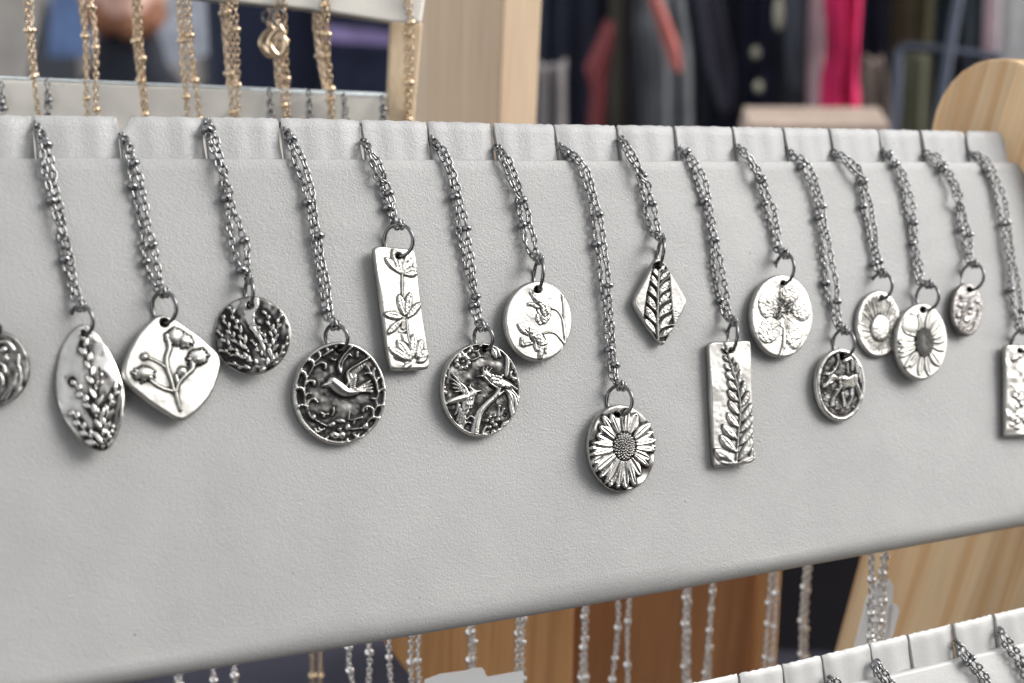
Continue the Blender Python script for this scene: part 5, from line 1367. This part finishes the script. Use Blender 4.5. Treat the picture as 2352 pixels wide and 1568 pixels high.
G = [
 ('dress', [(1235, 1345, T), (1240, 1350, B)], 1.95, Cn('navy_a', (0.030, 0.034, 0.060)), 'dark navy dress next to the pine post'),
 ('dress', [(1225, 1300, 150), (1240, 1296, 200), (1236, 1300, B)], 1.80, Cn('taupe', (0.20, 0.185, 0.185), var=0.3), 'short taupe hem low beside the post'),
 ('dress', [(1330, 1470, T), (1330, 1462, B)], 2.05, Cn('navy_b', (0.022, 0.026, 0.045)), 'blue black dress behind the dull red scarf'),
 ('scarf', [(1396, 1412, 60), (1372, 1410, 120), (1346, 1400, 172), (1362, 1394, 230), (1352, 1388, 330), (1350, 1385, B)], 1.85, Cn('brick_red', (0.19, 0.04, 0.045)), 'dull red scarf hanging among the navy dresses'),
 ('jacket', [(1405, 1450, T), (1398, 1446, B)], 1.9, Cn('olive_dark', (0.055, 0.052, 0.042)), 'narrow dark olive jacket left of the grey dress'),
 ('dress', [(1480, 1560, T), (1466, 1570, 0), (1456, 1580, 60), (1470, 1590, 140), (1478, 1592, 300), (1470, 1600, B)], 1.75, Cn('grey_dress', (0.16, 0.172, 0.185), var=0.3), 'long grey dress with a salmon sash', ),
 ('sash', [(1482, 1500, -60), (1490, 1512, 0), (1510, 1538, 60), (1530, 1560, 120), (1545, 1566, 165)], 1.69, Cn('salmon', (0.42, 0.13, 0.115)), 'salmon coloured sash slanting across the grey dress'),
 ('coat', [(1570, 1720, T), (1575, 1715, B)], 2.0, Cn('charcoal_navy', (0.028, 0.034, 0.052)), 'wide charcoal navy coat right of the grey dress'),
 ('trousers', [(1590, 1640, T), (1600, 1655, 0), (1625, 1690, 160), (1650, 1690, 230), (1655, 1685, 260)], 1.9, Cn('slate', (0.085, 0.085, 0.12)), 'slanting slate grey trouser leg on the charcoal coat'),
 ('dress', [(1700, 1815, T), (1700, 1812, B)], 2.0, Cn('ink', (0.035, 0.036, 0.075)), 'ink blue dress with pale spots'),
 ('coat', [(1795, 1870, T), (1800, 1868, B)], 1.95, Cn('grey_coat', (0.06, 0.065, 0.08)), 'dark grey coat left of the pink dress'),
 ('coat', [(1812, 1856, T), (1814, 1850, 100), (1822, 1842, 215)], 1.88, Cn('grey_lapel', (0.10, 0.11, 0.14)), 'lighter grey coat lapel ending in a point'),
 ('dress', [(1868, 1905, T), (1868, 1900, 0), (1860, 1898, 200), (1858, 1896, B)], 1.85, Cn('rose_white', (0.62, 0.44, 0.47)), 'pale rose dress beside the crimson one'),
 ('dress', [(1908, 1980, T), (1902, 1986, 0), (1912, 1978, 120), (1898, 1975, 200), (1894, 1990, 280), (1890, 1994, B)], 1.8, Cn('crimson', (0.75, 0.03, 0.14), var=0.35), 'crimson dress, the brightest garment on the rail'),
 ('coat', [(1975, 2085, T), (1978, 2080, 60), (1975, 2050, B)], 2.0, Cn('navy_c', (0.025, 0.028, 0.05)), 'navy coat right of the crimson dress'),
 ('shirt', [(1998, 2032, 140), (1988, 2046, 200), (1984, 2050, 300), (1984, 2050, B)], 1.85, Cn('beige', (0.20, 0.155, 0.135)), 'beige brown shirt low between crimson dress and chair frame'),
 ('jacket', [(2062, 2160, T), (2060, 2158, 0), (2056, 2150, 100), (2056, 2130, B)], 1.95, Cn('olive', (0.10, 0.095, 0.055)), 'olive jacket behind the dark steel frame'),
 ('jacket', [(2086, 2140, 125), (2078, 2136, 200), (2072, 2130, B)], 1.75, Cn('olive_shade', (0.085, 0.085, 0.055)), 'dark olive sleeve below the bar of the steel frame'),
 ('coat', [(2150, 2280, T), (2140, 2275, B)], 2.0, Cn('teal_dark', (0.04, 0.055, 0.07)), 'dark teal coat left of the white curtains'),
 ('curtain', [(2282, 2304, T), (2278, 2300, 0), (2274, 2290, 150), (2270, 2286, B)], 1.9, Cn('lavender_white', (0.84, 0.83, 0.92)), 'narrow lavender white curtain left of the dark stripe'),
 ('curtain', [(2318, 2480, T), (2312, 2480, 0), (2302, 2480, 150), (2300, 2480, B)], 1.92, Cn('white_curtain', (0.93, 0.92, 0.91)), 'white curtain at the top right corner above the rounded wood'),
 ('coat', [(2270, 2340, T), (2262, 2330, B)], 2.05, Cn('deep_green', (0.03, 0.045, 0.05)), 'very dark green coat between the two white curtains'),
]
for g_ in G: garment(*g_[:5], folds=2 + int(abs(g_[1][0][1] - g_[1][0][0]) / 30), amp=0.012)
M_SPOT = cloth('pale_spot', (0.42, 0.42, 0.33))
for k, (x, y, rx_, ry_, lb) in enumerate(((1736, 120, 10, 14, 'upper pale button spot on the ink blue dress'), (1742, 198, 9, 13, 'lower pale button spot on the ink blue dress'), (1790, 30, 11, 40, 'pale vertical trim high on the ink blue dress'))):
    c = at(x, y, 1.93); V = [c - FWD * 0.006]; n = 20; sc = 1.93 / FOC
    V += [c + (R @ np.array([math.cos(i / n * 6.2832) * rx_ * sc, math.sin(i / n * 6.2832) * ry_ * sc, 0])) for i in range(n)]
    V += [v + FWD * 0.004 for v in V[1:]]
    o = add('button', V, [(0, 1 + i, 1 + (i + 1) % n) for i in range(n)] + [(1 + i, 1 + n + i, 1 + n + (i + 1) % n, 1 + (i + 1) % n) for i in range(n)], M_SPOT); tag(o, lb, 'button', 'pale trims on the ink blue dress')
# clothes rail that carries them
ca, cb_ = at(1150, -430, 2.0), at(2520, -470, 2.0)
M_STEEL, _, _ = principled('dark_steel', (0.08, 0.09, 0.12), 0.4, 0.8)
rl = empty('clothes_rail', np.array([*((ca + cb_) / 2)[:2], 0]), 'steel clothes rail carrying the garments, above the picture', 'clothes rail')
Vt, Ft = tube_mesh('bar', [ca, cb_], 0.014, M_STEEL, 12); add('bar', Vt, Ft, M_STEEL, rl)
for e in (ca, cb_):
    Vt, Ft = tube_mesh('leg', [e, np.array([e[0], e[1], 0.0])], 0.014, M_STEEL, 12); add('leg', Vt, Ft, M_STEEL, rl)
wl = slab('stall_wall', [np.array([*(CAM + (p - CAM) * 1)[:2], z]) for p, z in ((at(1000, 0, 2.6), 0.0), (at(3200, 0, 2.4), 0.0), (at(3200, 0, 2.4), 2.6), (at(1000, 0, 2.6), 2.6))], un([FWD[0], FWD[1], 0]) * 0.01, cloth('dark_tent_wall', (0.02, 0.022, 0.035)))
tag(wl, 'dark fabric wall closing the clothes stall behind the garments', 'tent wall')
# steel frame in front of the olive jacket
sf = empty('steel_frame', np.array([*at(2100, 200, 1.6)[:2], 0]), 'dark steel tube frame with a rounded corner, before the olive jacket', 'frame')
Vt, Ft = tube_mesh('f', smooth_poly([at(x, y, 1.6) for x, y in ((2030, 620), (2046, 400), (2060, 200), (2064, 128), (2072, 112), (2092, 108), (2180, 118), (2262, 128), (2300, 134))], 0.25), 0.0052, M_STEEL, 10); add('frame_tube', Vt, Ft, M_STEEL, sf)
Vt, Ft = tube_mesh('f', [at(x, y, 1.58) for x, y in ((2215, -120), (2200, 0), (2178, 130), (2150, 320), (2100, 700))], 0.0052, M_STEEL, 10); add('leg', Vt, Ft, M_STEEL, sf)
for q_ in (at(2030, 620, 1.6), at(2300, 134, 1.6), at(2100, 700, 1.58)):
    Vt, Ft = tube_mesh('leg', [q_, np.array([q_[0], q_[1], 0.0])], 0.005, M_STEEL, 10); add('leg', Vt, Ft, M_STEEL, sf)
bx = board_px('shelf_board', [(1722, 286), (2044, 288), (2050, 400), (1700, 400)], 1.35, 0.05, wood('greyed_pine', (0.58, 0.47, 0.39), (0.54, 0.43, 0.35), (0.48, 0.37, 0.30)), 'pale wooden box top peeking over the board below the crimson dress', 'wooden box')

# ------------------------------------------------------------------ people and things the mirror shows
def body_mesh(parts, mat, name, parent, voxel=0.012, sm=6):
    """parts: tapered capsules (list of (point, radius)) and balls fused into one continuous surface"""
    bm = bmesh.new()
    for P in parts:
        pts = [np.array(p[:3], float) for p in P]; rr = [p[3] for p in P]; sx = [p[4] if len(p) > 4 else 1 for p in P]
        if len(pts) == 1:
            r_ = bmesh.ops.create_uvsphere(bm, u_segments=20, v_segments=14, radius=1)
            for v in r_['verts']: v.co = Vector((v.co.x * rr[0] * sx[0], v.co.y * rr[0], v.co.z * rr[0] * (P[0][5] if len(P[0]) > 5 else 1))) + Vector(pts[0])
            continue
        rings = []
        for i, p in enumerate(pts):
            t = un(pts[min(i + 1, len(pts) - 1)] - pts[max(i - 1, 0)])
            a = un(np.array([1, 0, 0.]) - t * t[0]) if abs(t[0]) < .9 else np.array([0, 0, 1.]); b = np.cross(t, a)
            rings.append([bm.verts.new(Vector(p + a * math.cos(q) * rr[i] * sx[i] + b * math.sin(q) * rr[i])) for q in np.arange(16) / 16 * 2 * math.pi])
        for A_, B_ in zip(rings, rings[1:]):
            for j in range(16): bm.faces.new((A_[j], A_[(j + 1) % 16], B_[(j + 1) % 16], B_[j]))
        bm.faces.new(rings[0][::-1]); bm.faces.new(rings[-1])
        for e in (0, -1):
            r_ = bmesh.ops.create_uvsphere(bm, u_segments=16, v_segments=10, radius=1)
            for v in r_['verts']: v.co = Vector((v.co.x * rr[e] * sx[e], v.co.y * rr[e], v.co.z * rr[e] * .9)) + Vector(pts[e])
    bmesh.ops.recalc_face_normals(bm, faces=bm.faces)
    me = bpy.data.meshes.new(name); bm.to_mesh(me); bm.free(); me.materials.append(mat)
    o = bpy.data.objects.new(name, me); col.objects.link(o); o.parent = parent
    m = o.modifiers.new('fuse', 'REMESH'); m.mode = 'VOXEL'; m.voxel_size = voxel; m.use_smooth_shade = True
    m = o.modifiers.new('soft', 'SMOOTH'); m.iterations = sm; m.factor = 0.5
    return o
M_SKIN, _, sb = principled('skin', (0.62, 0.36, 0.27), 0.5); sb.inputs['Subsurface Weight'].default_value = 0.15; sb.inputs['Subsurface Radius'].default_value = (0.02, 0.008, 0.004)
M_HAIR = cloth('brown_hair', (0.10, 0.06, 0.04)); M_JUMPER = cloth('black_jumper', (0.02, 0.022, 0.032)); M_JEANS = cloth('dark_jeans', (0.04, 0.05, 0.09)); M_SHOE = cloth('black_shoe', (0.03, 0.03, 0.03))
M_EYE, _, _ = principled('eye', (0.05, 0.04, 0.04), 0.2); M_LIP, _, _ = principled('lips', (0.50, 0.20, 0.18), 0.5); M_NAVY = cloth('navy_coat', (0.020, 0.026, 0.052))
def person(loc, face_dir, height, label, top, hair=M_HAIR, beard=False, raised=False):
    k = height / 1.75
    r = empty('person', loc, label, 'person'); 
    B_ = [[(0, 0.0, 1.56, .055), (0, 0, 1.46, .06)]]
    head = [[(0, 0, 1.665, .082, .95, 1.28)], [(0, -.055, 1.60, .052, .95, 1.0)], [(0, -.098, 1.635, .014), (0, -.085, 1.675, .010)], [(0, -.092, 1.578, .022, 1.3, .6)], [(-.079, .005, 1.65, .016, .5, 1.4)], [(.079, .005, 1.65, .016, .5, 1.4)]]
    hands = []
    for sx in (-1, 1):
        wx, wy, wz = (.27 * sx, -.03, .84) if not raised else (.10 * sx, -.36, 1.34)
        dz = -1 if not raised else 1
        hands.append([(wx, wy, wz, .028), (wx, wy - .01, wz + dz * .09, .034)])
        for f_, L_ in enumerate((.070, .080, .075, .060)):
            ox = (f_ - 1.5) * .017
            hands.append([(wx + ox * 0.3, wy + ox, wz + dz * .09, .010), (wx + ox * .3, wy + ox - .008, wz + dz * (.09 + L_ * .6), .009), (wx + ox * .3, wy + ox - .022, wz + dz * (.09 + L_), .008)])
        hands.append([(wx, wy - .03, wz + dz * .04, .012), (wx - sx * .01, wy - .055, wz + dz * .08, .010)])
    body_mesh(B_ + head + hands + [[(0, 0, 1.5, .06), (0, 0, 1.1, .1)], [(.19, 0, 1.40, .05), (0, 0, 1.42, .06), (-.19, 0, 1.40, .05)]] + [[(.19 * s, 0, 1.39, .04), (.25 * s if not raised else .24 * s, .01, 1.12, .035), (h_w[0], h_w[1], h_w[2], .028)] for s, h_w in ((-1, hands[0][0]), (1, hands[6][0]))] + [[(0, 0, 1.1, .1), (0.1 * s, 0, .9, .08), (.1 * s, 0, .5, .05), (.1 * s, 0, .1, .04)] for s in (-1, 1)], M_SKIN, 'body', r, 0.009, 3)
    tor = [[(0, 0, 1.0, .125, 1.25), (0, 0, 1.15, .12, 1.2), (0, 0, 1.32, .13, 1.35), (0, 0, 1.43, .085, 1.6), (0, 0, 1.50, .072, 1.05), (0, 0, 1.54, .07, 1.0)]]
    for s, hw in ((-1, hands[0][0]), (1, hands[6][0])):
        tor.append([(.17 * s, 0, 1.41, .068), (.25 * s if not raised else .25 * s, .01, 1.12, .055), (hw[0], hw[1] + .005, hw[2] + (.03 if not raised else -.03), .042)])
    body_mesh(tor, top, 'jumper', r, 0.012)
    body_mesh([[(0, 0, 1.0, .125, 1.2), (0, 0, .92, .12, 1.2)]] + [[(.085 * s, 0, .93, .09), (.095 * s, -.005, .5, .062), (.1 * s, .01, .10, .05)] for s in (-1, 1)], M_JEANS, 'trousers', r, 0.014)
    body_mesh([[(.1 * s, .03, .045, .042), (.1 * s, -.08, .04, .045), (.1 * s, -.15, .03, .032)] for s in (-1, 1)], M_SHOE, 'shoes', r, 0.01, 2)
    body_mesh([[(0, .018, 1.70, .088, 1.0, 1.12)], [(0, .05, 1.62, .07, 1.0, 1.0)], [(0, -.03, 1.755, .055, 1.2, .6)]], hair, 'hair', r, 0.009, 2)
    if beard: body_mesh([[(-.06, -.04, 1.60, .025), (-.04, -.075, 1.565, .026), (0, -.09, 1.552, .028), (.04, -.075, 1.565, .026), (.06, -.04, 1.60, .025)]], cloth('ginger_beard', (0.30, 0.13, 0.07)), 'beard', r, 0.008, 2)
    for s in (-1, 1):
        Ve = bmesh.new(); bmesh.ops.create_uvsphere(Ve, u_segments=12, v_segments=8, radius=.0125); me = bpy.data.meshes.new('eye'); Ve.to_mesh(me); Ve.free(); me.materials.append(M_EYE)
        e = bpy.data.objects.new('eye', me); col.objects.link(e); e.parent = r; e.location = (.031 * s, -.074, 1.668)
    r.scale = (k, k, k); r.rotation_euler = (0, 0, math.atan2(face_dir[0], -face_dir[1]))
    return r
hp = refl(285, 5, 3.4)
hgt = hp[2] / 1.635 * 1.75
to_m = un([MP0[0] - hp[0], MP0[1] - hp[1], 0])
person((hp[0], hp[1], 0), to_m, hgt, 'person in a black jumper seen blurred in the mirror', M_JUMPER, beard=True)
cp = refl(455, 150, 1.40)
print('people', hp, cp)
person((cp[0] + 0.33, cp[1], 0), (0.15, 1, 0), 1.80, 'person in a navy coat, their chest in the right part of the mirror', M_NAVY, raised=False)
def far_sheet(name, pts, d, mat, label, cat):
    P = [refl(x, y, d) for x, y in pts]; c = np.mean(P, 0)
    nn = un(np.cross(P[1] - P[0], P[2] - P[0]))
    o = slab(name, P, nn * 0.02, mat); return tag(o, label, cat)
far_sheet('coat', [(-200, -250), (70, -250), (100, 0), (80, 90), (50, 230), (-200, 230)], 2.6, cloth('cream_coat', (0.62, 0.58, 0.52)), 'cream coat hanging opposite, left edge of the mirror picture', 'garment')
far_sheet('white_tent', [(100, -300), (520, -300), (520, 110), (400, 150), (330, 130), (120, 120)], 6.0, cloth('white_tent_side', (0.72, 0.75, 0.82)), 'white market tent side behind the person in the mirror', 'tent wall')
far_sheet('mauve_banner', [(630, 48), (960, 80), (960, 108), (630, 84)], 4.8, cloth('mauve_trim', (0.42, 0.33, 0.62)), 'mauve trim of the navy tent side, in the mirror', 'banner')
far_sheet('blue_sheet', [(120, -30), (215, -30), (200, 130), (110, 130)], 5.6, cloth('blue_cover', (0.20, 0.30, 0.55)), 'blue cover standing before the white tent side', 'cover')
far_sheet('navy_tent', [(520, -400), (1100, -400), (1100, 900), (520, 900)], 5.0, cloth('navy_tent_side', (0.03, 0.035, 0.07)), 'navy tent side on the right of the opposite stall', 'tent wall')

# row of houses added out of view, for the pendants to reflect besides sky
M_STONE = cloth('warm_render_wall', (0.42, 0.34, 0.26), var=0.15, scale=0.8); M_PANE, _, _ = principled('dark_window', (0.03, 0.035, 0.045), 0.08)
M_ROOF = cloth('slate_roof', (0.08, 0.08, 0.09), scale=3.0)
def house(cx, cy, w, hgt, mat, label):
    r = empty('reflected_house', (cx, cy, 0), label, 'house')
    d = un([-cx, -cy, 0]); sx_ = np.array([-d[1], d[0], 0]); c = np.array([cx, cy, 0.])
    slab('wall', [c - sx_ * w / 2, c + sx_ * w / 2, c + sx_ * w / 2 + UP * hgt, c - sx_ * w / 2 + UP * hgt], -d * 5, mat, r)
    a, b = c - sx_ * (w / 2 + .2) + UP * hgt + d * .3, c + sx_ * (w / 2 + .2) + UP * hgt + d * .3
    m1, m2 = a - d * 2.8 + UP * 1.6, b - d * 2.8 + UP * 1.6
    slab('roof', [a, b, m2, m1], -UP * 0.15, M_ROOF, r)
    for i in range(3):
        for j in range(int(hgt // 2.6)):
            p = c + sx_ * (i - 1) * w / 3.2 + UP * (1.0 + j * 2.6) + d * 0.03
            slab('window', [p - sx_ * .5, p + sx_ * .5, p + sx_ * .5 + UP * 1.4, p - sx_ * .5 + UP * 1.4], -d * 0.2, M_PANE, r)
for k, (ang, dist, w, hh, cc, lb) in enumerate(((-98, 12, 6.5, 5.4, (0.50, 0.46, 0.40), 'unseen cream house added for the pendants to reflect'), (-72, 12.5, 6, 6.6, (0.40, 0.26, 0.18), 'unseen tall brick coloured house added for the pendants to reflect'), (-46, 12, 6.5, 6.0, (0.46, 0.38, 0.28), 'unseen sandy house added for the pendants to reflect, right of the brick coloured one'))):
    house(math.cos(math.radians(ang)) * dist, math.sin(math.radians(ang)) * dist, w, hh, cloth('house_wall_%d' % k, cc, var=0.12, scale=0.8), lb)
